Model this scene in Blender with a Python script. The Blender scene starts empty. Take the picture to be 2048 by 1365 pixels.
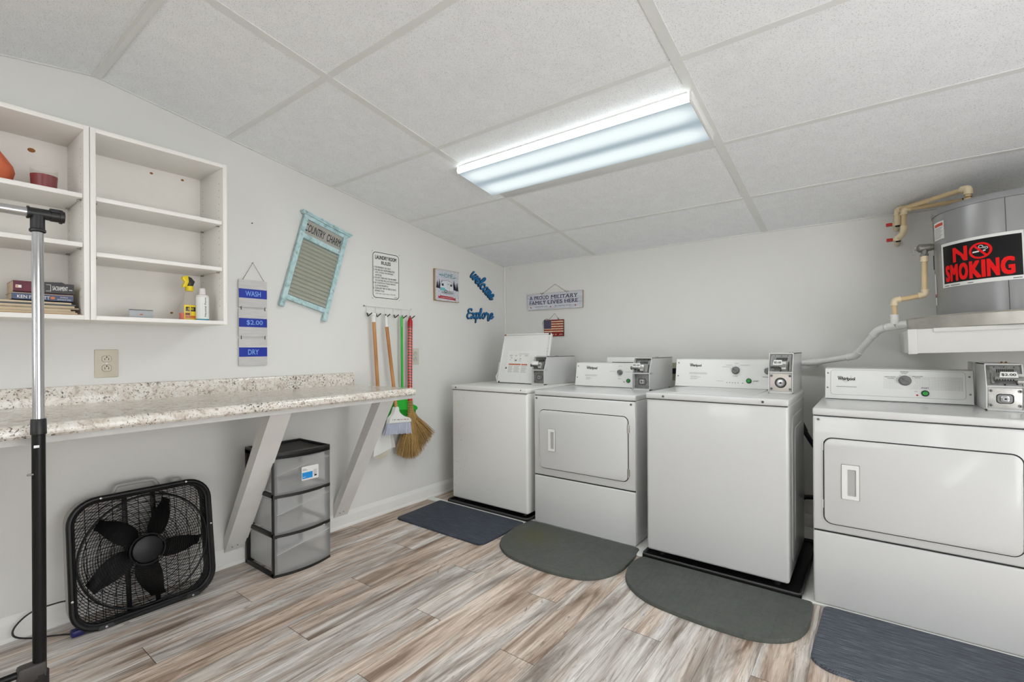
import bpy, bmesh, math, random
from mathutils import Vector, Matrix
random.seed(7)
PI = math.pi
C = bpy.context.scene.collection
sc = bpy.context.scene

# ------------------------------------------------------------------ camera, world, lights, exposure
cam_d = bpy.data.cameras.new('camera'); cam = bpy.data.objects.new('camera', cam_d); C.objects.link(cam)
cam_d.sensor_width = 36.0
cam_d.lens = 949.615 / 2048 * 36.0
cam_d.shift_y = 16.19 / 2048
cam_d.clip_start = 0.02
_r = Vector((0.79846657, 0.60201924, -0.00489534)); _u = Vector((0.00397956, 0.00285329, 0.99998801)); _f = Vector((-0.60202599, 0.79847648, 0.00011751))
cam.matrix_world = Matrix(((_r.x, _u.x, -_f.x, 2.68293), (_r.y, _u.y, -_f.y, -3.45219), (_r.z, _u.z, -_f.z, 1.12781), (0, 0, 0, 1)))
sc.camera = cam

SKY = 5.3; TUBE_W = 8.0
world = bpy.data.worlds.new('World'); sc.world = world; world.use_nodes = True
bg = world.node_tree.nodes['Background']; bg.inputs[0].default_value = (0.96, 0.98, 1.0, 1); bg.inputs[1].default_value = SKY
sc.view_settings.view_transform = 'Standard'; sc.view_settings.look = 'None'
sc.view_settings.gamma = 1.0; sc.view_settings.use_curve_mapping = False
sc.view_settings.exposure = 0.22

HC = 1.8805; SLOPE = math.tan(0.15134); RIDGE = -2.893; ROOM_Y = -5.8; ROOM_X = 4.2
def zc(y):                                                           # ceiling height at y
    return HC - SLOPE * y if y > RIDGE else HC - SLOPE * RIDGE + (y - RIDGE) * 0.158

def lamp_area(name, loc, rx, sx, sy, power, color):
    d = bpy.data.lights.new(name, 'AREA'); d.shape = 'RECTANGLE'; d.size = sx; d.size_y = sy; d.energy = power; d.color = color
    o = bpy.data.objects.new(name, d); C.objects.link(o); o.location = loc; o.rotation_euler = (rx, 0, 0); return o
TUBE_COL = (0.93, 0.98, 1.0)
def portal(name, loc, rot, sx, sy):
    d = bpy.data.lights.new(name, 'AREA'); d.shape = 'RECTANGLE'; d.size = sx; d.size_y = sy
    d.cycles.is_portal = True
    o = bpy.data.objects.new(name, d); C.objects.link(o); o.location = loc; o.rotation_euler = rot
# unseen glazed openings sized for light: rear window, door, added right-wall fill window
WIN_R = (0.7, 1.9, 0.95, 1.60); DOOR_R = (3.2, 3.75, 0.05, 1.74); WIN_FILL = (-4.0, -1.7, 0.30, 1.74)
portal('portal_a', ((WIN_R[0]+WIN_R[1])/2, ROOM_Y-0.1, (WIN_R[2]+WIN_R[3])/2), (PI/2, 0, PI), WIN_R[1]-WIN_R[0], WIN_R[3]-WIN_R[2])
portal('portal_b', ((DOOR_R[0]+DOOR_R[1])/2, ROOM_Y-0.1, (DOOR_R[2]+DOOR_R[3])/2), (PI/2, 0, PI), DOOR_R[1]-DOOR_R[0], DOOR_R[3]-DOOR_R[2])
portal('portal_c', (ROOM_X+0.1, (WIN_FILL[0]+WIN_FILL[1])/2, (WIN_FILL[2]+WIN_FILL[3])/2), (PI/2, 0, -PI/2), WIN_FILL[1]-WIN_FILL[0], WIN_FILL[3]-WIN_FILL[2])

# ------------------------------------------------------------------ materials
def lin(c):
    if isinstance(c, str): c = tuple(int(c[i:i+2], 16) for i in (0, 2, 4))
    return tuple((v/255/12.92 if v/255 <= 0.04045 else ((v/255+0.055)/1.055)**2.4) for v in c) + (1,)
MATS = {}
class NT:
    def __init__(s, name):
        s.m = bpy.data.materials.new(name); s.m.use_nodes = True; s.t = s.m.node_tree
        s.b = s.t.nodes['Principled BSDF']; s.out = s.t.nodes['Material Output']
    def n(s, kind, **kw):
        x = s.t.nodes.new(kind)
        for k, v in kw.items():
            if k.startswith('i_'):
                x.inputs[k[2:].replace('_', ' ')].default_value = v
            else: setattr(x, k, v)
        return x
    def l(s, a, b): s.t.links.new(a, b)
    def coord(s, scale=(1, 1, 1), kind='Object', loc=(0, 0, 0), rot=(0, 0, 0)):
        tc = s.n('ShaderNodeTexCoord'); mp = s.n('ShaderNodeMapping'); mp.inputs['Scale'].default_value = scale
        mp.inputs['Location'].default_value = loc; mp.inputs['Rotation'].default_value = rot
        s.l(tc.outputs[kind], mp.inputs[0]); return mp.outputs[0]
    def ramp(s, fac, stops, interp='LINEAR'):
        r = s.n('ShaderNodeValToRGB'); r.color_ramp.interpolation = interp
        e = r.color_ramp.elements
        while len(e) < len(stops): e.new(0.5)
        for i, (p, c) in enumerate(stops): e[i].position = p; e[i].color = lin(c) if not (isinstance(c, tuple) and len(c) == 4) else c
        s.l(fac, r.inputs[0]); return r.outputs[0]
    def noise(s, vec, scale, detail=2, rough=0.5, dist=0.0):
        x = s.n('ShaderNodeTexNoise'); x.inputs['Scale'].default_value = scale; x.inputs['Detail'].default_value = detail
        x.inputs['Roughness'].default_value = rough; x.inputs['Distortion'].default_value = dist
        s.l(vec, x.inputs['Vector']); return x.outputs[0]
    def mix(s, fac, a, b, mode='MIX'):
        x = s.n('ShaderNodeMix', data_type='RGBA', blend_type=mode)
        for v, i in ((fac, 0), (a, 6), (b, 7)):
            if isinstance(v, (float, int)): x.inputs[i].default_value = v
            elif isinstance(v, (str, tuple)): x.inputs[i].default_value = lin(v)
            else: s.l(v, x.inputs[i])
        return x.outputs[2]
    def math(s, op, a, b=0.0, c=0.0):
        x = s.n('ShaderNodeMath', operation=op)
        for v, i in ((a, 0), (b, 1), (c, 2)):
            if isinstance(v, (float, int)): x.inputs[i].default_value = v
            else: s.l(v, x.inputs[i])
        return x.outputs[0]
    def bump(s, h, strength=0.2, dist=0.002):
        x = s.n('ShaderNodeBump'); x.inputs['Strength'].default_value = strength; x.inputs['Distance'].default_value = dist
        s.l(h, x.inputs['Height']); s.l(x.outputs[0], s.b.inputs['Normal'])
def mat(name, color, rough=0.5, metal=0.0, var=0.03, vscale=9.0, bump=0.0, bscale=200.0, spec=0.5, coat=0.0):
    if name in MATS: return MATS[name]
    n = NT(name); b = n.b
    b.inputs['Roughness'].default_value = rough; b.inputs['Metallic'].default_value = metal
    b.inputs['Specular IOR Level'].default_value = spec; b.inputs['Coat Weight'].default_value = coat
    co = n.coord(); f = n.noise(co, vscale, 4, 0.6)
    c = lin(color)[:3]; lo = tuple(v*(1-var*2) for v in c)+(1,); hi = tuple(min(1, v*(1+var*2)) for v in c)+(1,)
    n.l(n.ramp(f, [(0.3, lo), (0.7, hi)]), b.inputs['Base Color'])
    if bump: n.bump(n.noise(co, bscale, 3), bump)
    MATS[name] = n.m; return n.m

WHITE = mat('white_enamel', (212, 212, 210), 0.28, var=0.006, vscale=3, coat=0.3)
WHITE2 = mat('white_plastic', (232, 232, 228), 0.4, var=0.006)
PANEL = mat('console_white', (234, 234, 230), 0.42, var=0.006)
WALL = mat('painted_wall', (226, 225, 221), 0.62, var=0.008, vscale=2.2, bump=0.06, bscale=90)
TRIM = mat('trim_paint', (232, 231, 227), 0.42, var=0.01, vscale=5)
MEL = mat('white_melamine', (241, 238, 232), 0.38, var=0.006)
MELD = mat('melamine_back', (240, 236, 229), 0.45, var=0.008)
BLACK = mat('black_plastic', (24, 23, 23), 0.42, var=0.05, bump=0.05)
BLACKM = mat('black_satin', (12, 11, 12), 0.38, var=0.05, spec=0.3)
DARK = mat('dark_gap', (30, 30, 30), 0.7)
INK = mat('dark_ink', (45, 46, 50), 0.6)
GREYINK = mat('grey_ink', (140, 140, 140), 0.6)
CHROME = mat('chrome', (200, 200, 203), 0.16, 1.0, var=0.02)
STEEL = mat('brushed_steel', (176, 174, 170), 0.34, 1.0, var=0.05, vscale=40)
GALV = mat('galvanised_grey', (132, 132, 130), 0.45, 0.6, var=0.12, vscale=60)
PLATE = mat('coin_plate', (206, 203, 198), 0.34, 0.35, var=0.06, vscale=50)
KNOB = mat('knob_grey', (120, 120, 119), 0.4)
GREEN = mat('button_green', (10, 158, 52), 0.3)
RED = mat('bright_red', (196, 30, 24), 0.4)
BEIGE = mat('beige_plastic', (205, 196, 178), 0.4)
ALMOND = mat('almond_plate', (206, 204, 192), 0.4)
BLUE = mat('royal_blue', (6, 44, 160), 0.5, var=0.06)
CPVC = mat('cream_pipe', (222, 196, 150), 0.42, var=0.05, vscale=14)
CPVCF = mat('cream_fitting', (232, 215, 180), 0.4, var=0.04)
PVC = mat('white_pipe', (228, 228, 225), 0.36, var=0.02)
TANK = mat('tank_grey', (150, 150, 150), 0.24, 0.25, var=0.02, vscale=5)
TANKCAP = mat('tank_cap_grey', (146, 146, 147), 0.3, 0.25, var=0.02)
ALU = mat('pan_aluminium', (190, 187, 180), 0.36, 0.75, var=0.06, vscale=12)
BRONZE = mat('valve_bronze', (140, 137, 130), 0.5, 0.7, var=0.12, vscale=60)
PAPER = mat('label_white', (232, 232, 228), 0.5, var=0.004)
GREYSHELL = mat('fan_grey_shell', (164, 164, 161), 0.4, var=0.03)
GREENP = mat('green_plastic', (28, 178, 42), 0.35, var=0.03)
GREENB = mat('green_bristle', (22, 158, 38), 0.5, var=0.05)
LAV = mat('lavender_bristle', (196, 199, 216), 0.5, var=0.05)
ORANGE = mat('orange_liquid', (224, 70, 16), 0.2)
YEL = mat('yellow_plastic', (236, 208, 14), 0.35)
TERRA = mat('terracotta', (214, 110, 74), 0.75, var=0.05, vscale=40, bump=0.1)
WAX = mat('red_wax', (128, 16, 26), 0.3, var=0.05)
RUST = mat('rust_screw', (150, 92, 30), 0.6, var=0.15, vscale=200)
ROPE = mat('jute_cord', (122, 104, 78), 0.9, var=0.2, vscale=400)
NAVYINK = mat('navy_ink', (34, 32, 78), 0.6)
PLY = mat('support_paint', (196, 194, 190), 0.5, var=0.02)
LIDW = mat('lid_enamel', (228, 228, 225), 0.34, var=0.006, coat=0.2)
BRACE = mat('brace_paint', (222, 220, 216), 0.45, var=0.02, vscale=8)

def m_ceiling():
    n = NT('ceiling_tile'); co = n.coord()
    base = n.ramp(n.noise(co, 14, 3), [(0.3, (240, 241, 242)), (0.7, (245, 246, 247))])
    grain = n.noise(co, 260, 2)
    base = n.mix(n.math('MULTIPLY', n.math('GREATER_THAN', grain, 0.60), 0.22), base, (188, 188, 187))
    def specks(sc_, rot, thr, keep):
        v = n.n('ShaderNodeTexVoronoi'); v.inputs['Scale'].default_value = 1.0
        n.l(n.coord(scale=(sc_, sc_*2.6, sc_), rot=(0, 0, rot)), v.inputs['Vector'])
        near = n.math('LESS_THAN', v.outputs['Distance'], thr)
        sp = n.n('ShaderNodeSeparateColor'); n.l(v.outputs['Color'], sp.inputs[0])
        return n.math('MULTIPLY', near, n.math('GREATER_THAN', sp.outputs[0], keep))
    s = None
    for sc_, rot, thr, keep in ((84, 0.5, 0.15, 0.25), (92, 1.9, 0.14, 0.3), (88, 2.7, 0.13, 0.3), (80, 1.2, 0.13, 0.35), (96, 0.0, 0.13, 0.4)):
        a = specks(sc_, rot, thr, keep); s = a if s is None else n.math('MAXIMUM', s, a)
    n.l(n.mix(n.math('MULTIPLY', s, 0.62), base, (128, 126, 120)), n.b.inputs['Base Color'])
    n.b.inputs['Roughness'].default_value = 0.9; n.bump(n.math('SUBTRACT', grain, n.math('MULTIPLY', s, 1.0)), 0.25, 0.001)
    return n.m
CEIL = m_ceiling()
GRID = mat('grid_paint', (226, 226, 223), 0.5, var=0.01)

def m_floor():
    n = NT('wood_plank'); W = 0.1567
    tc = n.n('ShaderNodeTexCoord'); sp = n.n('ShaderNodeSeparateXYZ'); n.l(tc.outputs['Object'], sp.inputs[0])
    X, Y = sp.outputs[0], sp.outputs[1]
    u = n.math('DIVIDE', X, W); k = n.math('FLOOR', u); fu = n.math('SUBTRACT', u, k)
    km = n.math('MODULO', n.math('ADD', k, 300.0), 3.0)
    yo = n.math('ADD', n.math('ADD', Y, 1.655), n.math('MULTIPLY', km, 0.402))
    v = n.math('DIVIDE', yo, 1.206); j = n.math('FLOOR', v); fv = n.math('SUBTRACT', v, j)
    cx = n.n('ShaderNodeCombineXYZ'); n.l(k, cx.inputs[0]); n.l(j, cx.inputs[1])
    wn = n.n('ShaderNodeTexWhiteNoise', noise_dimensions='3D'); n.l(cx.outputs[0], wn.inputs['Vector'])
    rc = n.n('ShaderNodeSeparateColor'); n.l(wn.outputs['Color'], rc.inputs[0])
    # grain coordinates: long in Y, shifted per plank
    def g(sx, sy, amt=9.0):
        c2 = n.n('ShaderNodeCombineXYZ')
        n.l(n.math('ADD', n.math('MULTIPLY', X, sx), n.math('MULTIPLY', rc.outputs[0], amt*7)), c2.inputs[0])
        n.l(n.math('ADD', n.math('MULTIPLY', Y, sy), n.math('MULTIPLY', rc.outputs[1], amt*11)), c2.inputs[1])
        n.l(n.math('MULTIPLY', rc.outputs[2], 20.0), c2.inputs[2]); return c2.outputs[0]
    broad = n.noise(g(15, 1.3), 1.0, 4, 0.62, 1.1)
    hue = n.noise(g(9, 0.6, 5), 1.0, 2, 0.5, 0.4)
    fine = n.noise(g(120, 4.5), 1.0, 4, 0.7, 0.8)
    lines = n.noise(g(34, 2.6, 3), 1.0, 5, 0.66, 2.4)
    knots = n.noise(g(16, 5, 6), 1.0, 3, 0.6, 2.2)
    grey = n.ramp(broad, [(0.30, (118, 108, 100)), (0.43, (172, 164, 156)), (0.52, (202, 197, 190)), (0.66, (228, 224, 219))])
    tan = n.ramp(broad, [(0.30, (116, 94, 78)), (0.43, (164, 144, 128)), (0.52, (200, 181, 165)), (0.66, (226, 211, 197))])
    h2 = n.math('ADD', hue, n.math('MULTIPLY', n.math('SUBTRACT', rc.outputs[2], 0.5), 0.20))
    t = n.n('ShaderNodeMapRange'); n.l(h2, t.inputs[0]); t.inputs[1].default_value = 0.42; t.inputs[2].default_value = 0.56
    col = n.mix(t.outputs[0], grey, tan)
    dark = n.n('ShaderNodeMapRange'); n.l(lines, dark.inputs[0]); dark.inputs[1].default_value = 0.455; dark.inputs[2].default_value = 0.34
    col = n.mix(n.math('MULTIPLY', dark.outputs[0], 0.52), col, (98, 80, 68))
    fl = n.n('ShaderNodeMapRange'); n.l(fine, fl.inputs[0]); fl.inputs[1].default_value = 0.54; fl.inputs[2].default_value = 0.36
    col = n.mix(n.math('MULTIPLY', fl.outputs[0], 0.40), col, (104, 84, 70))
    kn = n.n('ShaderNodeMapRange'); n.l(knots, kn.inputs[0]); kn.inputs[1].default_value = 0.66; kn.inputs[2].default_value = 0.74
    col = n.mix(n.math('MULTIPLY', kn.outputs[0], 0.6), col, (84, 66, 56))
    br = n.math('ADD', 1.02, n.math('MULTIPLY', rc.outputs[1], 0.14))
    bc = n.n('ShaderNodeCombineColor'); [n.l(br, bc.inputs[i]) for i in range(3)]
    col = n.mix(1.0, col, bc.outputs[0], 'MULTIPLY')
    eu = n.math('LESS_THAN', n.math('MINIMUM', fu, n.math('SUBTRACT', 1.0, fu)), 0.006)
    ev = n.math('LESS_THAN', n.math('MINIMUM', fv, n.math('SUBTRACT', 1.0, fv)), 0.0011)
    seam = n.math('MAXIMUM', n.math('MULTIPLY', eu, 0.6), n.math('MULTIPLY', ev, 0.85))
    col = n.mix(seam, col, (70, 56, 48))
    n.l(col, n.b.inputs['Base Color']); n.b.inputs['Roughness'].default_value = 0.42
    n.b.inputs['Specular IOR Level'].default_value = 0.35
    n.bump(n.math('SUBTRACT', n.math('MULTIPLY', fine, 0.3), seam), 0.15, 0.001)
    return n.m
FLOOR = m_floor()

def m_granite():
    n = NT('granite_laminate'); co = n.coord()
    a = n.noise(co, 26, 5, 0.65, 0.6); b = n.noise(co, 75, 4, 0.7, 0.4); c = n.noise(n.coord(loc=(3, 5, 1)), 110, 3, 0.7, 0.3)
    col = n.ramp(a, [(0.30, (186, 172, 158)), (0.45, (222, 214, 202)), (0.60, (236, 232, 224)), (0.80, (214, 206, 194))])
    m1 = n.n('ShaderNodeMapRange'); n.l(b, m1.inputs[0]); m1.inputs[1].default_value = 0.55; m1.inputs[2].default_value = 0.62
    col = n.mix(n.math('MULTIPLY', m1.outputs[0], 0.7), col, (146, 128, 114))
    clump = n.noise(n.coord(loc=(1, 2, 3)), 9, 3, 0.6, 0.5)
    m2 = n.n('ShaderNodeMapRange'); n.l(n.math('ADD', c, n.math('MULTIPLY', n.math('SUBTRACT', clump, 0.5), 0.30)), m2.inputs[0]); m2.inputs[1].default_value = 0.605; m2.inputs[2].default_value = 0.64
    col = n.mix(m2.outputs[0], col, (58, 52, 54))
    n.l(col, n.b.inputs['Base Color']); n.b.inputs['Roughness'].default_value = 0.16
    return n.m
GRANITE = m_granite()

def m_woven(name, c1, c2, c3):
    n = NT(name)
    s = n.noise(n.coord(scale=(9, 230, 1)), 1.0, 4, 0.8); w = n.noise(n.coord(scale=(4, 60, 1)), 1.0, 3, 0.7)
    col = n.ramp(s, [(0.36, c1), (0.5, c2), (0.64, c3)])
    col = n.mix(n.math('MULTIPLY', w, 0.6), col, c1)
    ch = n.n('ShaderNodeTexChecker'); ch.inputs['Scale'].default_value = 260; n.l(n.coord(), ch.inputs['Vector'])
    col = n.mix(n.math('MULTIPLY', ch.outputs['Fac'], 0.35), col, c3)
    n.l(col, n.b.inputs['Base Color']); n.b.inputs['Roughness'].default_value = 0.8
    n.bump(n.math('ADD', ch.outputs['Fac'], s), 0.5, 0.001); return n.m
NAVYMAT = m_woven('navy_weave', (24, 27, 34), (44, 50, 62), (92, 100, 114))
SLATEMAT = m_woven('slate_weave', (32, 34, 40), (62, 67, 78), (132, 138, 150))

def m_rubber(name, stain):
    n = NT(name)
    co = n.coord(); f = n.noise(co, 25, 4, 0.6)
    col = n.ramp(f, [(0.3, (72, 75, 71)), (0.7, (84, 87, 82))])
    if stain:
        sp = n.n('ShaderNodeVectorMath', operation='DISTANCE'); n.l(co, sp.inputs[0]); sp.inputs[1].default_value = stain
        mr = n.n('ShaderNodeMapRange'); n.l(n.math('ADD', sp.outputs['Value'], n.math('MULTIPLY', n.math('SUBTRACT', f, 0.5), 0.2)), mr.inputs[0])
        mr.inputs[1].default_value = 0.20; mr.inputs[2].default_value = 0.03
        col = n.mix(n.math('MULTIPLY', mr.outputs[0], 0.7), col, (86, 84, 50))
    n.l(col, n.b.inputs['Base Color']); n.b.inputs['Roughness'].default_value = 0.62
    v = n.n('ShaderNodeTexVoronoi'); v.feature = 'DISTANCE_TO_EDGE'; v.inputs['Scale'].default_value = 34; v.inputs['Randomness'].default_value = 0.55; v.voronoi_dimensions = '2D'
    n.l(co, v.inputs['Vector']); e = n.math('MINIMUM', v.outputs['Distance'], 0.10)
    n.bump(n.math('MULTIPLY', e, 10.0), 0.35, 0.003); return n.m

def m_wood(name, c1, c2, scale=(40, 40, 4), rough=0.5):
    n = NT(name); f = n.noise(n.coord(scale=scale), 1.0, 4, 0.6, 0.4)
    n.l(n.ramp(f, [(0.3, c1), (0.7, c2)]), n.b.inputs['Base Color']); n.b.inputs['Roughness'].default_value = rough; return n.m
HANDLEW = m_wood('handle_wood', (168, 108, 52), (204, 146, 84), rough=0.35)
STRAW = m_wood('broom_straw', (112, 84, 36), (214, 176, 112), (400, 400, 10), 0.8)
PINE = m_wood('raw_pine', (150, 122, 86), (182, 156, 118))

def m_distressed():
    n = NT('distressed_aqua'); a = n.noise(n.coord(scale=(60, 20, 20)), 1.0, 5, 0.7, 0.8); b = n.noise(n.coord(), 30, 5, 0.7)
    col = n.ramp(a, [(0.30, (120, 146, 146)), (0.40, (160, 192, 194)), (0.58, (190, 217, 219)), (0.8, (210, 230, 231))])
    m = n.n('ShaderNodeMapRange'); n.l(b, m.inputs[0]); m.inputs[1].default_value = 0.57; m.inputs[2].default_value = 0.62
    col = n.mix(n.math('MULTIPLY', m.outputs[0], 0.5), col, (128, 124, 106))
    n.l(col, n.b.inputs['Base Color']); n.b.inputs['Roughness'].default_value = 0.7; n.bump(a, 0.4, 0.002); return n.m
AQUA = m_distressed()
CORR = mat('corrugated_zinc', (182, 184, 170), 0.45, 0.1, var=0.03, vscale=160)
SIGNGREY = mat('nameboard_grey', (172, 168, 158), 0.6, var=0.02)
SHIPLAP = m_wood('white_shiplap', (176, 178, 186), (224, 226, 231), (8, 60, 160), 0.6)
GREYWASH = m_wood('grey_wash_board', (196, 193, 192), (212, 210, 208), (60, 14, 200), 0.6)

def m_striped():
    n = NT('red_striped_wrap'); co = n.coord(rot=(0.35, 0.2, 0)); w = n.n('ShaderNodeTexWave', bands_direction='Z'); w.inputs['Scale'].default_value = 17; w.inputs['Distortion'].default_value = 1.2; w.inputs['Detail Scale'].default_value = 20
    n.l(co, w.inputs['Vector']); s = n.noise(n.coord(), 300, 3)
    col = n.ramp(w.outputs['Fac'], [(0.0, (92, 72, 74)), (0.22, (96, 70, 70)), (0.34, (196, 46, 32)), (0.90, (214, 58, 40)), (0.99, (206, 120, 108))])
    n.l(col, n.b.inputs['Base Color']); n.b.inputs['Roughness'].default_value = 0.2; n.b.inputs['Coat Weight'].default_value = 0.6; return n.m
REDWRAP = m_striped()

def m_enamel_worn():
    n = NT('worn_white_enamel'); co = n.coord(); f = n.noise(co, 95, 4, 0.7)
    msk = n.noise(n.coord(loc=(0.4, 0, 0.3)), 5.0, 2)
    sp = n.n('ShaderNodeSeparateXYZ'); n.l(n.coord(), sp.inputs[0])
    m = n.n('ShaderNodeMapRange'); n.l(n.math('ADD', f, n.math('MULTIPLY', msk, 0.22)), m.inputs[0]); m.inputs[1].default_value = 0.745; m.inputs[2].default_value = 0.79
    left = n.n('ShaderNodeMapRange'); n.l(sp.outputs[0], left.inputs[0]); left.inputs[1].default_value = 0.20; left.inputs[2].default_value = 0.03
    thr = n.math('MULTIPLY', m.outputs[0], n.math('ADD', 0.12, left.outputs[0]))
    n.l(n.mix(n.math('MULTIPLY', thr, 0.6), (230, 229, 225), (126, 118, 108)), n.b.inputs['Base Color'])
    n.b.inputs['Roughness'].default_value = 0.36; n.b.inputs['Coat Weight'].default_value = 0.2; return n.m
WORN = m_enamel_worn()

def m_frost():
    n = NT('frosted_plastic'); t = n.t
    tr = n.n('ShaderNodeBsdfTransparent'); tr.inputs[0].default_value = (0.98, 0.98, 0.98, 1)
    di = n.n('ShaderNodeBsdfTranslucent'); di.inputs[0].default_value = (0.95, 0.95, 0.95, 1)
    mx = n.n('ShaderNodeMixShader'); mx.inputs[0].default_value = 0.16; n.l(tr.outputs[0], mx.inputs[1]); n.l(di.outputs[0], mx.inputs[2])
    n.b.inputs['Base Color'].default_value = lin((240, 240, 240)); n.b.inputs['Roughness'].default_value = 0.35
    m2 = n.n('ShaderNodeMixShader'); m2.inputs[0].default_value = 0.20; n.l(mx.outputs[0], m2.inputs[1]); n.l(n.b.outputs[0], m2.inputs[2])
    n.l(m2.outputs[0], n.out.inputs[0]); return n.m
FROST = m_frost()
def m_clear(name, tint, opac):
    n = NT(name); tr = n.n('ShaderNodeBsdfTransparent'); tr.inputs[0].default_value = tint
    n.b.inputs['Base Color'].default_value = (0.85, 0.84, 0.82, 1); n.b.inputs['Roughness'].default_value = 0.08
    mx = n.n('ShaderNodeMixShader'); mx.inputs[0].default_value = opac; n.l(tr.outputs[0], mx.inputs[1]); n.l(n.b.outputs[0], mx.inputs[2])
    n.l(mx.outputs[0], n.out.inputs[0]); return n.m
GLASS = m_clear('clear_glass', (0.97, 0.97, 0.96, 1), 0.05)
CLEARP = m_clear('clear_plastic', (0.95, 0.92, 0.88, 1), 0.14)
PANE = m_clear('window_pane', (0.98, 0.98, 0.98, 1), 0.04)

def m_lens():
    # acrylic diffuser; bands of two unbuilt tubes and brighter sides painted into emission
    n = NT('lit_diffuser'); sp = n.n('ShaderNodeSeparateXYZ'); n.l(n.coord(), sp.inputs[0])
    v = sp.outputs[1]                                                # local y: -0.155 .. 0.155 across the lens
    d = n.math('ABSOLUTE', n.math('SUBTRACT', n.math('ABSOLUTE', v), 0.078))
    g = n.n('ShaderNodeMapRange', interpolation_type='SMOOTHSTEP'); n.l(d, g.inputs[0]); g.inputs[1].default_value = 0.078; g.inputs[2].default_value = 0.0
    e = n.n('ShaderNodeMapRange', interpolation_type='SMOOTHSTEP'); n.l(n.math('ABSOLUTE', sp.outputs[0]), e.inputs[0]); e.inputs[1].default_value = 0.62; e.inputs[2].default_value = 0.52
    s = n.math('MULTIPLY', g.outputs[0], n.math('ADD', 0.35, n.math('MULTIPLY', e.outputs[0], 0.65)))
    side = n.math('GREATER_THAN', n.math('ABSOLUTE', v), 0.148)
    s = n.math('MAXIMUM', s, side)
    col = n.ramp(s, [(0.0, (154, 172, 182)), (0.25, (198, 213, 219)), (0.6, (232, 244, 245)), (1.0, (240, 252, 252))])
    n.l(col, n.b.inputs['Emission Color']); n.l(n.math('ADD', 0.80, n.math('MULTIPLY', side, 3.2)), n.b.inputs['Emission Strength'])
    n.b.inputs['Base Color'].default_value = (0.12, 0.12, 0.12, 1); n.b.inputs['Roughness'].default_value = 0.3; return n.m
LENS = m_lens()

# ------------------------------------------------------------------ mesh builder
def frame(o, u, v):
    u = Vector(u).normalized(); v = Vector(v); v = (v - u*v.dot(u)).normalized(); w = u.cross(v)
    return Matrix(((u.x, v.x, w.x, o[0]), (u.y, v.y, w.y, o[1]), (u.z, v.z, w.z, o[2]), (0, 0, 0, 1)))
LW = frame((0, 0, 0), (0, 1, 0), (0, 0, 1))                          # left wall: (u, v, w) = (y, z, x)
BW = frame((0, 0, 0), (1, 0, 0), (0, 0, 1))                          # back wall: (u, v, w) = (x, z, -y)
def T(x, y, z): return Matrix.Translation((x, y, z))
_txt = {}
def text_mesh(s, bold=0.0):
    key = (s, bold)
    if key in _txt: return _txt[key]
    cu = bpy.data.curves.new('tmp', 'FONT'); cu.body = s; cu.size = 1; cu.offset = bold; cu.resolution_u = 3; cu.fill_mode = 'FRONT'
    ob = bpy.data.objects.new('tmp', cu); C.objects.link(ob)
    dg = bpy.context.evaluated_depsgraph_get(); dg.update()
    me = bpy.data.meshes.new_from_object(ob.evaluated_get(dg))
    vs = [tuple(v.co) for v in me.vertices]; fs = [tuple(p.vertices) for p in me.polygons]
    bpy.data.objects.remove(ob); bpy.data.curves.remove(cu); bpy.data.meshes.remove(me)
    x0 = min(v[0] for v in vs); x1 = max(v[0] for v in vs); y0 = min(v[1] for v in vs); y1 = max(v[1] for v in vs)
    vs = [((v[0]-x0)/(x1-x0), (v[1]-y0)/(y1-y0)) for v in vs]
    _txt[key] = (vs, fs); return _txt[key]
def catmull(pts, sub=6):
    if len(pts) < 3: return [Vector(p) for p in pts]
    P = [Vector(p) for p in pts]; P = [P[0]*2-P[1]] + P + [P[-1]*2-P[-2]]; out = []
    for i in range(1, len(P)-2):
        for k in range(sub):
            t = k/sub; a, b, c, d = P[i-1], P[i], P[i+1], P[i+2]
            out.append(0.5*((2*b)+(c-a)*t+(2*a-5*b+4*c-d)*t*t+(3*b-a-3*c+d)*t**3))
    out.append(P[-2]); return out
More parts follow.
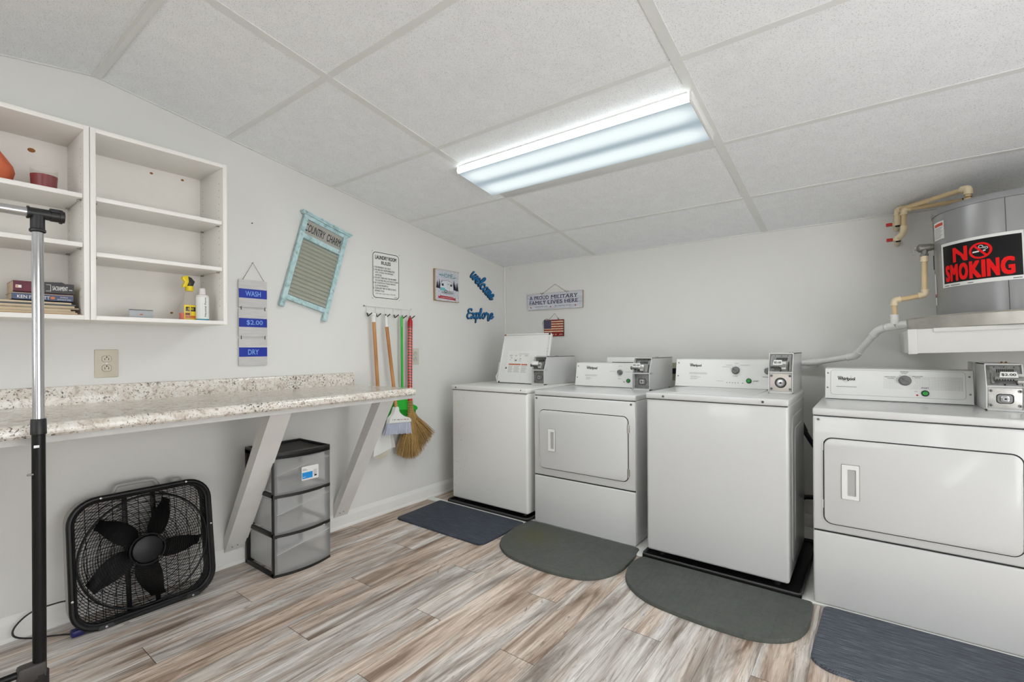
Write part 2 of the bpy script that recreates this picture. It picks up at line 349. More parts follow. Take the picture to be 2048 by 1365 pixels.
class MB:
    def __init__(s): s.v = []; s.f = []; s.m = []; s.ms = []
    def add(s, vs, fs, m, M=None):
        b = len(s.v)
        if M is not None: vs = [M @ Vector(v) for v in vs]
        s.v += [tuple(v) for v in vs]
        if m not in s.ms: s.ms.append(m)
        i = s.ms.index(m)
        for f in fs: s.f.append(tuple(b+k for k in f)); s.m.append(i)
        return s
    def box(s, x0, x1, y0, y1, z0, z1, m, bev=0.0, M=None, seg=2):
        x0, x1 = sorted((x0, x1)); y0, y1 = sorted((y0, y1)); z0, z1 = sorted((z0, z1))
        if bev <= 0:
            vs = [(x, y, z) for z in (z0, z1) for y in (y0, y1) for x in (x0, x1)]
            return s.add(vs, [(0, 2, 3, 1), (4, 5, 7, 6), (0, 1, 5, 4), (2, 6, 7, 3), (0, 4, 6, 2), (1, 3, 7, 5)], m, M)
        bev = min(bev, (x1-x0)*0.49, (y1-y0)*0.49, (z1-z0)*0.49)
        bm = bmesh.new(); bmesh.ops.create_cube(bm, size=1)
        for v in bm.verts: v.co = Vector(((v.co.x+.5)*(x1-x0)+x0, (v.co.y+.5)*(y1-y0)+y0, (v.co.z+.5)*(z1-z0)+z0))
        bmesh.ops.bevel(bm, geom=list(bm.edges), offset=bev, segments=seg, profile=0.5, affect='EDGES')
        bm.verts.index_update(); vs = [tuple(v.co) for v in bm.verts]; fs = [tuple(v.index for v in f.verts) for f in bm.faces]; bm.free()
        return s.add(vs, fs, m, M)
    def prism(s, poly, w0, w1, m, M=None, bev=0.0):
        a = sum(poly[i][0]*poly[(i+1) % len(poly)][1]-poly[(i+1) % len(poly)][0]*poly[i][1] for i in range(len(poly)))
        if a < 0: poly = poly[::-1]
        if w0 > w1: w0, w1 = w1, w0
        n = len(poly)
        if bev:
            def inset(d):
                out = []
                for i in range(n):
                    p = Vector(poly[i]); e1 = (p-Vector(poly[i-1])); e2 = (Vector(poly[(i+1) % n])-p)
                    e1 = e1.normalized() if e1.length else e1; e2 = e2.normalized() if e2.length else e2
                    nn = Vector((-e1.y-e2.y, e1.x+e2.x)); nn = nn.normalized() if nn.length else nn
                    out.append(p+nn*d)
                return out
            rings = [(poly, w0), (poly, w1-bev), (inset(bev*0.3), w1-bev*0.3), (inset(bev), w1)]
            vs = [(p[0], p[1], w) for r, w in rings for p in r]; fs = [tuple(range(n))[::-1], tuple(range(3*n, 4*n))]
            for k in range(3): fs += [(k*n+i, k*n+(i+1) % n, (k+1)*n+(i+1) % n, (k+1)*n+i) for i in range(n)]
            return s.add(vs, fs, m, M)
        vs = [(p[0], p[1], w0) for p in poly]+[(p[0], p[1], w1) for p in poly]
        fs = [tuple(range(n))[::-1], tuple(range(n, 2*n))]+[(i, (i+1) % n, n+(i+1) % n, n+i) for i in range(n)]
        return s.add(vs, fs, m, M)
    def tube(s, path, r, m, n=12, M=None, closed=False, caps=True):
        P = [Vector(p) for p in path]; L = len(P); rs = r if isinstance(r, (list, tuple)) else [r]*L
        tans = []
        for i in range(L):
            a = P[i-1] if (i > 0 or closed) else P[i]; b = P[(i+1) % L] if (i < L-1 or closed) else P[i]
            t = b-a; tans.append(t.normalized() if t.length else Vector((0, 0, 1)))
        up = Vector((0, 0, 1)) if abs(tans[0].z) < 0.9 else Vector((1, 0, 0))
        nr = tans[0].cross(up).normalized(); vs = []
        for i in range(L):
            nr = (nr-tans[i]*nr.dot(tans[i])); nr = nr.normalized() if nr.length > 1e-6 else tans[i].orthogonal().normalized()
            bn = tans[i].cross(nr)
            vs += [P[i]+(nr*math.cos(2*PI*k/n)+bn*math.sin(2*PI*k/n))*rs[i] for k in range(n)]
        fs = []; R = L if closed else L-1
        for i in range(R):
            j = (i+1) % L
            fs += [(i*n+k, i*n+(k+1) % n, j*n+(k+1) % n, j*n+k) for k in range(n)]
        if caps and not closed: fs += [tuple(range(n))[::-1], tuple(range((L-1)*n, L*n))]
        return s.add(vs, fs, m, M)
    def cyl(s, a, b, r, m, n=24, r2=None, M=None): return s.tube([a, b], [r, r if r2 is None else r2], m, n, M)
    def lathe(s, prof, m, M=None, n=32, a0=0.0, a1=2*PI):
        full = abs(a1-a0-2*PI) < 1e-6; K = n if full else n+1; vs = []
        for r, z in prof: vs += [(r*math.cos(a0+(a1-a0)*k/n), r*math.sin(a0+(a1-a0)*k/n), z) for k in range(K)]
        fs = []
        for i in range(len(prof)-1):
            for k in range(n): k2 = (k+1) % K; fs.append((i*K+k, i*K+k2, (i+1)*K+k2, (i+1)*K+k))
        return s.add(vs, fs, m, M)
    def text(s, t, u0, u1, v0, v1, m, M, w=0.0, bold=0.0, shear=0.0, fn=None, asp=1.0):
        base, fs = text_mesh(t)
        d = bold*abs(v1-v0)*1.3; dx = d*asp                          # weight: the outline stamped around itself
        u0 += dx; u1 -= dx; v0 += d; v1 -= d
        offs = [(0, 0)] if not bold else [(dx*math.cos(PI*i/4), d*math.sin(PI*i/4)) for i in range(8)]
        if bold > .03: offs = [(dx*a, d*b_) for a in (-1, 0, 1) for b_ in (-1, 0, 1)]
        for q, (ox, oy) in enumerate(offs):
            vs = [(u0+x*(u1-u0)+shear*y*(v1-v0)+ox, v0+y*(v1-v0)+oy, w+q*6e-5) for x, y in base]
            if fn: vs = [fn(v) for v in vs]
            s.add(vs, fs, m, M)
        return s
    def ribbon(s, pts, width, w0, w1, m, M=None, sub=6):
        P = catmull([(p[0], p[1]) for p in pts], sub); n = 10
        for i in range(len(P)):                                      # round pen: hexagonal dabs joined by quads
            if i < len(P)-1:
                a, b = P[i], P[i+1]; d = b-a
                if d.length < 1e-7: continue
                q = Vector((-d.y, d.x)).normalized()*width/2
                s.prism([tuple(a-q), tuple(b-q), tuple(b+q), tuple(a+q)], w0, w1, m, M)
            if i % 2 == 0 or i == len(P)-1:
                s.prism([(P[i].x+math.cos(2*PI*k/n)*width/2, P[i].y+math.sin(2*PI*k/n)*width/2) for k in range(n)], w0, w1+0.00005, m, M)
        return s
    def disc(s, u, v, r, w0, w1, m, M=None, n=20, ry=None):
        ry = r if ry is None else ry
        return s.prism([(u+r*math.cos(2*PI*k/n), v+ry*math.sin(2*PI*k/n)) for k in range(n)], w0, w1, m, M)
    def build(s, name, parent=None, smooth=True):
        me = bpy.data.meshes.new(name); loc = Vector((0, 0, 0))
        if parent is not None:
            p = parent
            while p is not None: loc += p.location; p = p.parent
        own = Vector((0, 0, 0))
        if parent is None:
            xs = [v[0] for v in s.v]; ys = [v[1] for v in s.v]; zs = [v[2] for v in s.v]
            own = Vector(((min(xs)+max(xs))/2, (min(ys)+max(ys))/2, min(zs)))
        off = loc+own
        me.from_pydata([(v[0]-off.x, v[1]-off.y, v[2]-off.z) for v in s.v], [], s.f)
        for m in s.ms: me.materials.append(m)
        me.polygons.foreach_set('material_index', s.m)
        me.update()
        if smooth:
            me.polygons.foreach_set('use_smooth', [True]*len(s.f)); me.set_sharp_from_angle(angle=math.radians(34))
        o = bpy.data.objects.new(name, me); C.objects.link(o); o.location = own
        if parent is not None: o.parent = parent; o.location = (0, 0, 0)
        return o
def rrect(x0, x1, y0, y1, r, n=6):
    pts = []
    for cx, cy, a in ((x1-r, y1-r, 0), (x0+r, y1-r, PI/2), (x0+r, y0+r, PI), (x1-r, y0+r, 3*PI/2)):
        pts += [(cx+r*math.cos(a+PI/2*k/n), cy+r*math.sin(a+PI/2*k/n)) for k in range(n+1)]
    return pts
def tag(o, label, cat, group=None, kind=None):
    if label: o['label'] = label
    if cat: o['category'] = cat
    if group: o['group'] = group
    if kind: o['kind'] = kind
    return o
def thing(name, label, cat, loc, group=None):
    o = bpy.data.objects.new(name, None); o.empty_display_size = 0.05; C.objects.link(o); o.location = loc
    return tag(o, label, cat, group)
def struct(name, mb, smooth=False):
    o = mb.build(name, None, smooth); o['kind'] = 'structure'; return o
def lbl(o, text): o['label'] = text; return o

# ================================================================== the room
def build0(mb, name, smooth=False):                                  # setting pieces keep their origin at the room corner
    me = bpy.data.meshes.new(name); me.from_pydata(mb.v, [], mb.f)
    for m in mb.ms: me.materials.append(m)
    me.polygons.foreach_set('material_index', mb.m); me.update()
    if smooth: me.polygons.foreach_set('use_smooth', [True]*len(mb.f)); me.set_sharp_from_angle(angle=math.radians(34))
    o = bpy.data.objects.new(name, me); C.objects.link(o); o['kind'] = 'structure'; return o
b = MB(); b.box(-0.1, ROOM_X+0.1, ROOM_Y-0.1, 0.1, -0.05, 0, FLOOR); build0(b, 'floor')
# ceiling: two slopes meeting at the ridge (one solid slab each)
b = MB()
YZ = frame((0, 0, 0), (0, 1, 0), (0, 0, 1))
def slab(y0, y1): return [(y0, zc(y0)), (y1, zc(y1)), (y1, zc(y1)+0.05), (y0, zc(y0)+0.05)]
b.prism([(ROOM_Y-0.1, zc(ROOM_Y-0.1)), (RIDGE, zc(RIDGE)), (0.1, zc(0.1)), (0.1, zc(0.1)+0.06), (RIDGE, zc(RIDGE)+0.06), (ROOM_Y-0.1, zc(ROOM_Y-0.1)+0.06)], -0.1, ROOM_X+0.1, CEIL, YZ)
build0(b, 'ceiling')
# ceiling grid
b = MB(); ca = math.cos(0.15134)
def bar(x0, y0, x1, y1, w, dz=0.0025):
    if abs(x1-x0) < 1e-6:                                            # runs down the slope
        b.add([(x0-w/2, y0, zc(y0)-dz), (x0+w/2, y0, zc(y0)-dz), (x0+w/2, y1, zc(y1)-dz), (x0-w/2, y1, zc(y1)-dz),
               (x0-w/2, y0, zc(y0)+.01), (x0+w/2, y0, zc(y0)+.01), (x0+w/2, y1, zc(y1)+.01), (x0-w/2, y1, zc(y1)+.01)],
              [(0, 1, 2, 3), (4, 7, 6, 5), (0, 4, 5, 1), (1, 5, 6, 2), (2, 6, 7, 3), (3, 7, 4, 0)], GRID)
    else:
        ya, yb = y0-w/2, y0+w/2
        b.add([(x0, ya, zc(ya)-dz), (x1, ya, zc(ya)-dz), (x1, yb, zc(yb)-dz), (x0, yb, zc(yb)-dz),
               (x0, ya, zc(ya)+.01), (x1, ya, zc(ya)+.01), (x1, yb, zc(yb)+.01), (x0, yb, zc(yb)+.01)],
              [(0, 1, 2, 3), (4, 7, 6, 5), (0, 4, 5, 1), (1, 5, 6, 2), (2, 6, 7, 3), (3, 7, 4, 0)], GRID)
rows = [-(0.5575+0.6096*i)*ca for i in range(4)]
for y in rows: bar(0.0, y, ROOM_X, y, 0.0245)
for x in (0.922, 2.141, 3.36): bar(x, RIDGE+0.012, x, 0, 0.038, 0.003)
for x in (1.53, 2.75, 3.97): bar(x, ROOM_Y, x, RIDGE-0.012, 0.038, 0.003)
for i in range(1, 5): bar(0, RIDGE-0.6*i, ROOM_X, RIDGE-0.6*i, 0.0245)
build0(b, 'trim_1')
b = MB()                                                             # ridge angle strip, two flat legs
for y0, y1 in ((RIDGE-0.014, RIDGE), (RIDGE, RIDGE+0.017)):
    dz = 0.006
    b.add([(0, y0, zc(y0)-dz), (ROOM_X, y0, zc(y0)-dz), (ROOM_X, y1, zc(y1)-dz), (0, y1, zc(y1)-dz), (0, y0, zc(y0)+.005), (ROOM_X, y0, zc(y0)+.005), (ROOM_X, y1, zc(y1)+.005), (0, y1, zc(y1)+.005)],
          [(0, 1, 2, 3), (4, 7, 6, 5), (0, 4, 5, 1), (1, 5, 6, 2), (2, 6, 7, 3), (3, 7, 4, 0)], GRID)
build0(b, 'trim_2')
b = MB()                                                             # wall angle along the left and back walls
for y0, y1 in ((RIDGE, 0.0), (ROOM_Y, RIDGE)):
    b.add([(0, y0, zc(y0)-.004), (.012, y0, zc(y0)-.004), (.012, y1, zc(y1)-.004), (0, y1, zc(y1)-.004), (0, y0, zc(y0)), (.012, y0, zc(y0)), (.012, y1, zc(y1)), (0, y1, zc(y1))],
          [(0, 1, 2, 3), (4, 7, 6, 5), (0, 4, 5, 1), (1, 5, 6, 2), (2, 6, 7, 3), (3, 7, 4, 0)], GRID)
b.box(0, ROOM_X, -.012, 0, zc(0)-.004, zc(0)+.002, GRID)
build0(b, 'trim_3')
gable = [(ROOM_Y-0.1, 0), (0.1, 0), (0.1, zc(0.1)+.03), (RIDGE, zc(RIDGE)+.03), (ROOM_Y-0.1, zc(ROOM_Y-0.1)+.03)]
b = MB(); b.prism(gable, -0.1, 0.0, WALL, LW); build0(b, 'wall_left')
b = MB(); b.box(0, ROOM_X, 0, 0.1, 0, zc(0)+.03, WALL); build0(b, 'wall_back')
# right wall with an opening for the added fill window
def wall_holes(mb, u0, u1, v0, top, holes, M, w0=-0.1, w1=0.0):      # holes: (u0,u1,v0,v1); top: function of u
    us = sorted({u0, u1} | ({RIDGE} if u0 < RIDGE < u1 else set()) | {h[0] for h in holes} | {h[1] for h in holes})
    for a, c in zip(us, us[1:]):
        hs = sorted([h for h in holes if h[0] <= a and h[1] >= c], key=lambda h: h[2]); lo = v0
        for h in hs:
            if h[2] > lo: mb.prism([(a, lo), (c, lo), (c, h[2]), (a, h[2])], w0, w1, WALL, M)
            lo = h[3]
        mb.prism([(a, lo), (c, lo), (c, top(c)), (a, top(a))], w0, w1, WALL, M)
BW2 = frame((0, ROOM_Y, 0), (-1, 0, 0), (0, 0, 1))                   # rear wall, w = +y ; u = -x
RW = frame((ROOM_X, 0, 0), (0, 1, 0), (0, 0, 1))                     # w = +x
b = MB(); wall_holes(b, ROOM_Y-0.1, 0.1, 0, lambda u: zc(u)+.03, [(WIN_FILL[0], WIN_FILL[1], WIN_FILL[2], WIN_FILL[3])], RW, 0.0, 0.1); build0(b, 'wall_right')
b = MB(); wall_holes(b, -ROOM_X, 0, 0, lambda u: zc(ROOM_Y)+.03, [(-WIN_R[1], -WIN_R[0], WIN_R[2], WIN_R[3]), (-DOOR_R[1], -DOOR_R[0], 0.0, DOOR_R[3])], BW2); build0(b, 'wall_front')
def window(n, M, u0, u1, v0, v1):
    f = MB(); t = 0.045
    for a, c, d, e in ((u0, u1, v0, v0+t), (u0, u1, v1-t, v1), (u0, u0+t, v0, v1), (u1-t, u1, v0, v1), (u0, u1, (v0+v1)/2-.02, (v0+v1)/2+.02)):
        f.box(a, c, d, e, -0.07, -0.03, TRIM, 0.004, M)
    f.prism([(u0, v0), (u1, v0), (u1, v1), (u0, v1)], -0.055, -0.050, PANE, M)
    for a, c, d, e in ((u0-.06, u1+.06, v1, v1+.06), (u0-.06, u1+.06, v0-.06, v0), (u0-.06, u0, v0, v1), (u1, u1+.06, v0, v1)):
        f.box(a, c, d, e, 0.0, 0.015, TRIM, 0.003, M)
    build0(f, 'window_%d' % n)
RW2 = frame((ROOM_X, 0, 0), (0, -1, 0), (0, 0, 1))                   # w = -x, u = -y
window(1, BW2, -WIN_R[1], -WIN_R[0], WIN_R[2], WIN_R[3])
window(2, RW2, -WIN_FILL[1], -WIN_FILL[0], WIN_FILL[2], WIN_FILL[3])  # added side window, enlarged and shifted to wash left wall and ceiling
f = MB(); u0, u1 = -DOOR_R[1], -DOOR_R[0]
for a, c, d, e in ((u0, u1, 0.01, .16), (u0, u1, 1.62, 1.74), (u0, u0+.1, .16, 1.62), (u1-.1, u1, .16, 1.62)): f.box(a, c, d, e, -.07, -.03, TRIM, .004, BW2)
f.prism([(u0+.1, .16), (u1-.1, .16), (u1-.1, 1.62), (u0+.1, 1.62)], -.055, -.050, PANE, BW2)
f.cyl((u1-.05, .95, -.03), (u1-.05, .95, .03), .012, CHROME, 16, M=BW2); f.box(u1-.15, u1-.04, .94, .96, .02, .035, CHROME, .004, BW2)
build0(f, 'door_1')
# baseboards with a quarter round at the floor
def base(pts_axis, u0, u1, M, name):
    b = MB()
    P = frame((0, 0, 0), (0, 1, 0), (0, 0, 1))
    prof = [(0, 0), (.018, 0), (.018, .008), (.015, .015), (.011, .018), (.011, .066), (.009, .074), (.005, .080), (.003, .092), (0, .096)]
    R = M @ frame((0, 0, 0), (0, 0, 1), (0, 1, 0))                   # (w, v) profile extruded along -u
    b.prism(prof, -u1, -u0, TRIM, R); build0(b, name, True)
base(None, ROOM_Y, -0.0, LW, 'baseboard_left'); base(None, 0.018, ROOM_X, BW, 'baseboard_back')
b = MB(); b.box(0.0, 0.014, -0.014, 0.0, 0.096, zc(0), TRIM, 0.004); build0(b, 'trim_4')
# white strip along the machine fronts and the painted board the machines stand on
b = MB(); b.box(0.018, ROOM_X, -0.992, -0.938, 0.0, 0.010, TRIM, 0.003); build0(b, 'trim_5')
b = MB(); b.box(0.19, ROOM_X, -0.937, -0.02, 0.0, 0.008, TRIM); build0(b, 'trim_6')

# ================================================================== ceiling light
def ceiling_light(cx, cy, up, label, watts, group):
    """cx, cy: centre; up = +1 slope towards the back wall, -1 rear slope"""
    s = -SLOPE if up > 0 else 0.158
    z = zc(cy); v = Vector((0, 1, s)).normalized(); M = frame((cx, cy, z), (1, 0, 0), v)         # w points up out of the slope
    t = thing('ceiling_light', label, 'light', (cx, cy, z-0.05), group)
    h = MB(); h.box(-.606, .606, -.160, .262, -.006, .004, GRID, .002, M)
    h.box(-.606, .606, -.155, .150, -.010, -.002, WHITE2, 0, M); h.build('housing', t)
    e = MB(); e.box(.612, .624, -.160, .160, -.040, .0, WHITE2, .003, M); e.build('end_cap', t)
    e = MB(); e.box(-.622, -.619, -.150, .150, -.030, .0, WHITE2, .001, M); e.build('end_cap', t)
    l = MB(); prof = [(-.156, -.004), (-.156, -.026), (-.149, -.036), (.149, -.036), (.156, -.026), (.156, -.004)]
    R = M @ frame((0, 0, 0), (0, 1, 0), (0, 0, 1)); l.prism(prof, -.617, .611, LENS, R); l.build('lens', t, False)
    p = M @ Vector((0, 0, -.042))
    o = lamp_area('tube_lamp', p, math.atan(s), 1.2, .28, watts, TUBE_COL); o.parent = t; o.location = Vector(p)-t.location
    return t
ceiling_light(1.518, -1.418, 1, 'long lit fluorescent ceiling fixture with a frosted wrap lens above the machines', TUBE_W, 'ceiling fixtures')
ceiling_light(1.525, -4.30, -1, 'added unseen fluorescent fixture on the rear slope, extra light for the room', TUBE_W, 'ceiling fixtures')  # no second fixture is known; added behind the camera for extra light

# ================================================================== left wall: cabinets
def cabinet(y0, y1, label):
    D, z0, z1, t = .275, 1.249, 1.998, .017
    r = thing('wall_cabinet', label, 'cabinet', (D/2, (y0+y1)/2, z0), 'open wall cabinets')
    c = MB()
    c.box(0, D, y0, y0+t, z0, z1, MEL, .001); c.box(0, D, y1-t, y1, z0, z1, MEL, .001)
    c.box(0, D, y0+t, y1-t, z0, z0+t, MEL, .001); c.box(0, D, y0+t, y1-t, z1-t, z1, MEL, .001)

    p = MB(); p.box(.003, .009, y0+t, y1-t, z0+t, z1-t, MELD); p.build('back_panel', r)
    for yy, sg in ((y1-t, -1), (y0+t, 1)):
        for xx in (.045, .235):
            for k in range(19):
                z = z0+.09+k*.032; c.add(*_hole(xx, yy+sg*.0006, z, .0022), DARK)
    c.build('case', r)
    return r
def _hole(x, y, z, r):
    n = 8; return [(x+r*math.cos(2*PI*k/n), y, z+r*math.sin(2*PI*k/n)) for k in range(n)], [tuple(range(n))]
def shelf(r, y0, y1, z):
    s = MB(); s.box(.012, .268, y0+.019, y1-.019, z-.017, z, MEL, .001); s.build('shelf', r)
    p = MB()
    for xx in (.05, .232):
        for a, c in ((y1-.017, y1-.029), (y0+.017, y0+.029)): p = MB(); p.cyl((xx, a, z-.0205), (xx, c, z-.0205), .0032, STEEL, 8); p.build('shelf_pin', r)
def screw(r, y, z, rad):
    s = MB(); s.disc(y, z, rad, .009, .012, RUST, LW, 10); s.disc(y, z, rad*1.5, .009, .0095, RUST, LW, 9, rad*1.1); s.build('screw', r)
cr = cabinet(-2.966, -2.476, 'white open wall cabinet on the right with two shelves, spray bottle on its floor')
shelf(cr, -2.966, -2.476, 1.733); shelf(cr, -2.966, -2.476, 1.516)
for y, z, q in ((-2.694, 1.957, .0045), (-2.569, 1.960, .0045), (-2.616, 1.310, .0042)): screw(cr, y, z, q)
cl = cabinet(-3.458, -2.968, 'white open wall cabinet at the left edge holding books, vase and candle')
shelf(cl, -3.458, -2.968, 1.735); shelf(cl, -3.458, -2.968, 1.546)
screw(cl, -3.091, 1.933, .008)

# objects in the cabinets
v = MB(); v.lathe([(0.001, 0), (.030, 0), (.052, .014), (.066, .036), (.071, .056), (.066, .078), (.050, .104), (.034, .128), (.022, .150), (.017, .170), (.018, .190), (.022, .198), (.017, .197), (.013, .170), (.013, .14)], TERRA, T(.13, -3.222, 1.7352), 40)
tag(v.build('terracotta_vase'), 'orange terracotta gourd vase on the upper shelf at the left edge', 'vase')
t = thing('glass_candle', 'round glass tumbler candle half filled with dark red wax', 'candle', (.19, -3.082, 1.7352))
g = MB(); g.lathe([(.034, 0), (.036, .004), (.040, .083), (.0385, .083), (.0385, .0565)], GLASS, T(.19, -3.082, 1.7352), 36); g.build('glass', t)
g = MB(); g.lathe([(.001, .001), (.0350, .004), (.0384, .056), (.001, .056)], WAX, T(.19, -3.082, 1.7352), 36); g.build('wax', t)

PAGES = mat('book_pages', (214, 196, 166), 0.8, var=0.03); MAROON = mat('maroon_cover', (96, 26, 48), 0.5, var=0.12, vscale=40); BLACKCOV = mat('dark_cover', (42, 36, 38), 0.4, var=0.4, vscale=120)
BLUECOV = mat('slate_blue_cover', (72, 84, 116), 0.45, var=0.04); WHITEINK = mat('white_ink', (225, 224, 222), 0.6)
ORINK = mat('orange_ink', (214, 120, 60), 0.6)
t = thing('paperback_book', 'dark paperback lettered SACRAMENT with maroon left end, on top of the blue book', 'book', (.15, -3.085, 1.3455), 'paperbacks on the magazine pile')
k = MB(); k.box(.085, .217, -3.168, -3.006, 1.3475, 1.3835, PAGES); k.build('pages', t)
k = MB(); k.box(.080, .222, -3.168, -3.095, 1.3835, 1.3855, MAROON); k.box(.080, .222, -3.095, -3.004, 1.3835, 1.3855, BLACKCOV)
k.box(.217, .221, -3.168, -3.095, 1.3455, 1.3835, MAROON); k.box(.217, .221, -3.095, -3.004, 1.3455, 1.3835, BLACKCOV); k.box(.08, .221, -3.168, -3.004, 1.3450, 1.3475, MAROON)
k.prism([(-3.150, 1.386), (-3.035, 1.392), (-3.026, 1.387), (-3.020, 1.3865), (-3.155, 1.3857)], .10, .205, BLACKCOV, LW); k.build('cover', t)
k = MB(); k.text('SACRAMENT', -3.065, -3.022, 1.3585, 1.3745, WHITEINK, LW, .2216, .01); k.box(-3.019, -3.009, 1.3615, 1.3640, .2214, .2216, WHITEINK, 0, LW)
for a, c, d, e in ((-3.082, -3.069, 1.3775, 1.379), (-3.0705, -3.069, 1.354, 1.379), (-3.082, -3.069, 1.354, 1.3555)): k.box(a, c, d, e, .2215, .2217, WHITEINK, 0, LW)
k.box(-3.162, -3.147, 1.360, 1.370, .2215, .2217, WHITEINK, 0, LW); k.disc(-3.158, 1.365, .003, .2217, .2219, ORINK, LW); k.build('lettering', t)
t = thing('paperback_book', 'slate blue paperback lettered KEN FOLLETT WORLD WITHOUT END lying under the dark one', 'book', (.15, -3.088, 1.3165), 'paperbacks on the magazine pile')
k = MB(); k.box(.082, .214, -3.170, -3.008, 1.319, 1.3415, PAGES); k.build('pages', t)
k = MB(); k.box(.08, .22, -3.172, -3.006, 1.3165, 1.319, BLUECOV); k.box(.08, .216, -3.172, -3.006, 1.3415, 1.344, PAGES); k.box(.216, .220, -3.172, -3.006, 1.3165, 1.3405, BLUECOV); k.build('cover', t)
k = MB(); k.text('KEN FOLLETT', -3.158, -3.072, 1.323, 1.3345, WHITEINK, LW, .2206, .01); k.text('WORLD', -3.044, -3.022, 1.331, 1.336, WHITEINK, LW, .2206); k.text('WITHOUT END', -3.052, -3.013, 1.322, 1.3275, WHITEINK, LW, .2206)
k.disc(-3.064, 1.3295, .0065, .2203, .2206, ORINK, LW, 16, .005); k.build('lettering', t)
zz = 1.2662
for i, (a, h, col, nm) in enumerate(((-2.986, .010, (186, 150, 112), 'tan'), (-3.004, .012, (198, 178, 150), 'cream'), (-2.992, .013, (170, 154, 132), 'buff'), (-3.000, .0135, (96, 96, 100), 'grey'))):
    m = mat('newsprint_%s' % nm, col, 0.85, var=0.08, vscale=30); k = MB()
    k.box(.04, .245-.006*i, -3.43, a, zz, zz+h*.45, m, .001); k.box(.04, .241-.006*i, -3.43, a-.012, zz+h*.45, zz+h-.0004, PAGES, .001)
    where = ('bottom of the pile', 'second from the bottom of the pile', 'third from the bottom of the pile', 'top of the pile under the books')[i]
    tag(k.build('magazine'), '%s edged folded magazine in the left cabinet, %s' % (nm, where), 'magazine', 'magazines in the left cabinet'); zz += h
k = MB(); k.box(.196, .200, -2.828, -2.744, 1.2662, 1.3035, mat('card_grey', (176, 178, 180), 0.5), .0005)
k.box(.1998, .2006, -2.828, -2.744, 1.3015, 1.3038, DARK); k.disc(-2.786, 1.284, .006, .2001, .2004, ORINK, LW, 12, .0025); k.text('Star', -2.789, -2.780, 1.281, 1.285, INK, LW, .2006)
k.box(.170, .200, -2.826, -2.746, 1.2662, 1.270, mat('card_grey', (176, 178, 180), 0.5), .0005)
tag(k.build('card_holder'), 'small silver grey card holder with black top edge on the cabinet floor', 'card')

# spray bottle
t = thing('spray_bottle', 'clear spray bottle with yellow and black trigger head and orange liquid', 'bottle', (.185, -2.612, 1.2662))
def oval(z, a, bb, cx, cy, n=28): return [(cx+bb*math.cos(2*PI*k/n), cy+a*math.sin(2*PI*k/n), z) for k in range(n)]
def loft(mb, rings, m, cap=True):
    n = len(rings[0]); vs = [p for r in rings for p in r]
    fs = [(i*n+k, i*n+(k+1) % n, (i+1)*n+(k+1) % n, (i+1)*n+k) for i in range(len(rings)-1) for k in range(n)]
    if cap: fs += [tuple(range(n))[::-1], tuple(range((len(rings)-1)*n, len(rings)*n))]
    return mb.add(vs, fs, m)
bx, by, z0 = .185, -2.610, 1.2662
k = MB(); loft(k, [oval(z0+z, a, a*.6, bx, by+dy) for z, a, dy in ((0, .030, 0), (.004, .033, 0), (.052, .033, 0), (.070, .030, 0), (.082, .023, .004), (.094, .0205, .006), (.128, .0195, .008), (.136, .013, .009), (.140, .0125, .009))], CLEARP); k.build('bottle', t)
k = MB(); loft(k, [oval(z0+z, a, a*.6, bx, by) for z, a in ((.002, .030), (.034, .0315))], ORANGE); k.build('liquid', t)
k = MB()
for a, c, d, e, m in ((-.018, .032, .004, .070, YEL), (-.012, .032, .042, .062, BLACK), (-.014, .030, .010, .022, mat('label_orange', (206, 110, 30), .5)), (-.014, .004, .024, .034, mat('label_brown', (110, 60, 40), .5))):
    k.add([(bx+.0205-abs(y)*.18+.0004*(m is not YEL), by+y, z0+z) for y, z in ((a, d), ((a+c)/2, d), (c, d), (c, e), ((a+c)/2, e), (a, e))], [(0, 1, 4, 5), (1, 2, 3, 4)], m)
k.text('GOO', by-.004, by+.018, z0+.047, z0+.058, YEL, LW, bx+.0225, .02); k.build('label', t)
k = MB(); cy = by+.009
k.cyl((bx, cy, z0+.136), (bx, cy, z0+.158), .0165, YEL, 20)
k.prism([(cy-.028, z0+.200), (cy-.006, z0+.206), (cy+.002, z0+.196), (cy-.006, z0+.172), (cy-.012, z0+.156), (cy-.026, z0+.150), (cy-.030, z0+.156), (cy-.020, z0+.176), (cy-.031, z0+.190)], bx-.009, bx+.009, YEL, LW, .002)
k.build('trigger', t)
k = MB(); k.prism([(cy-.008, z0+.203), (cy+.006, z0+.197), (cy+.020, z0+.180), (cy+.016, z0+.170), (cy+.012, z0+.158), (cy-.009, z0+.158), (cy-.005, z0+.176)], bx-.010, bx+.010, BLACK, LW, .002); k.build('spray_head', t)
# white handwritten bottle
t = thing('plastic_bottle', 'white squeeze bottle with a teal base band and handwriting on its label', 'bottle', (.21, -2.555, 1.2662))
M_ = T(.21, -2.557, 1.2662)
k = MB(); k.lathe([(.001, 0), (.025, 0), (.0265, .003), (.0265, .112), (.024, .118), (.013, .122), (.013, .124), (.001, .124)], mat('bottle_white', (222, 218, 214), .4), M_, 36); k.build('bottle', t)
k = MB(); k.lathe([(.0268, .002), (.0269, .008), (.0268, .008), (.0268, .002)], mat('teal_band', (24, 140, 164), .4), M_, 36)
k.lathe([(.0267, .0081), (.0268, .0082), (.0268, .108), (.0267, .108)], PAPER, M_, 36, -1.9, .9)
def wrapb(v):
    a = (v[0])/.0269-.55; r_ = .0271+(v[2] if len(v) > 2 else 0); return (r_*math.cos(a), r_*math.sin(a), v[1])
k.text('Nautical Form', 0, 1, 0, 1, INK, M_, 0, .015, fn=lambda v: wrapb((.021-.008*v[1], .018+.088*v[0], v[2])), asp=.1)
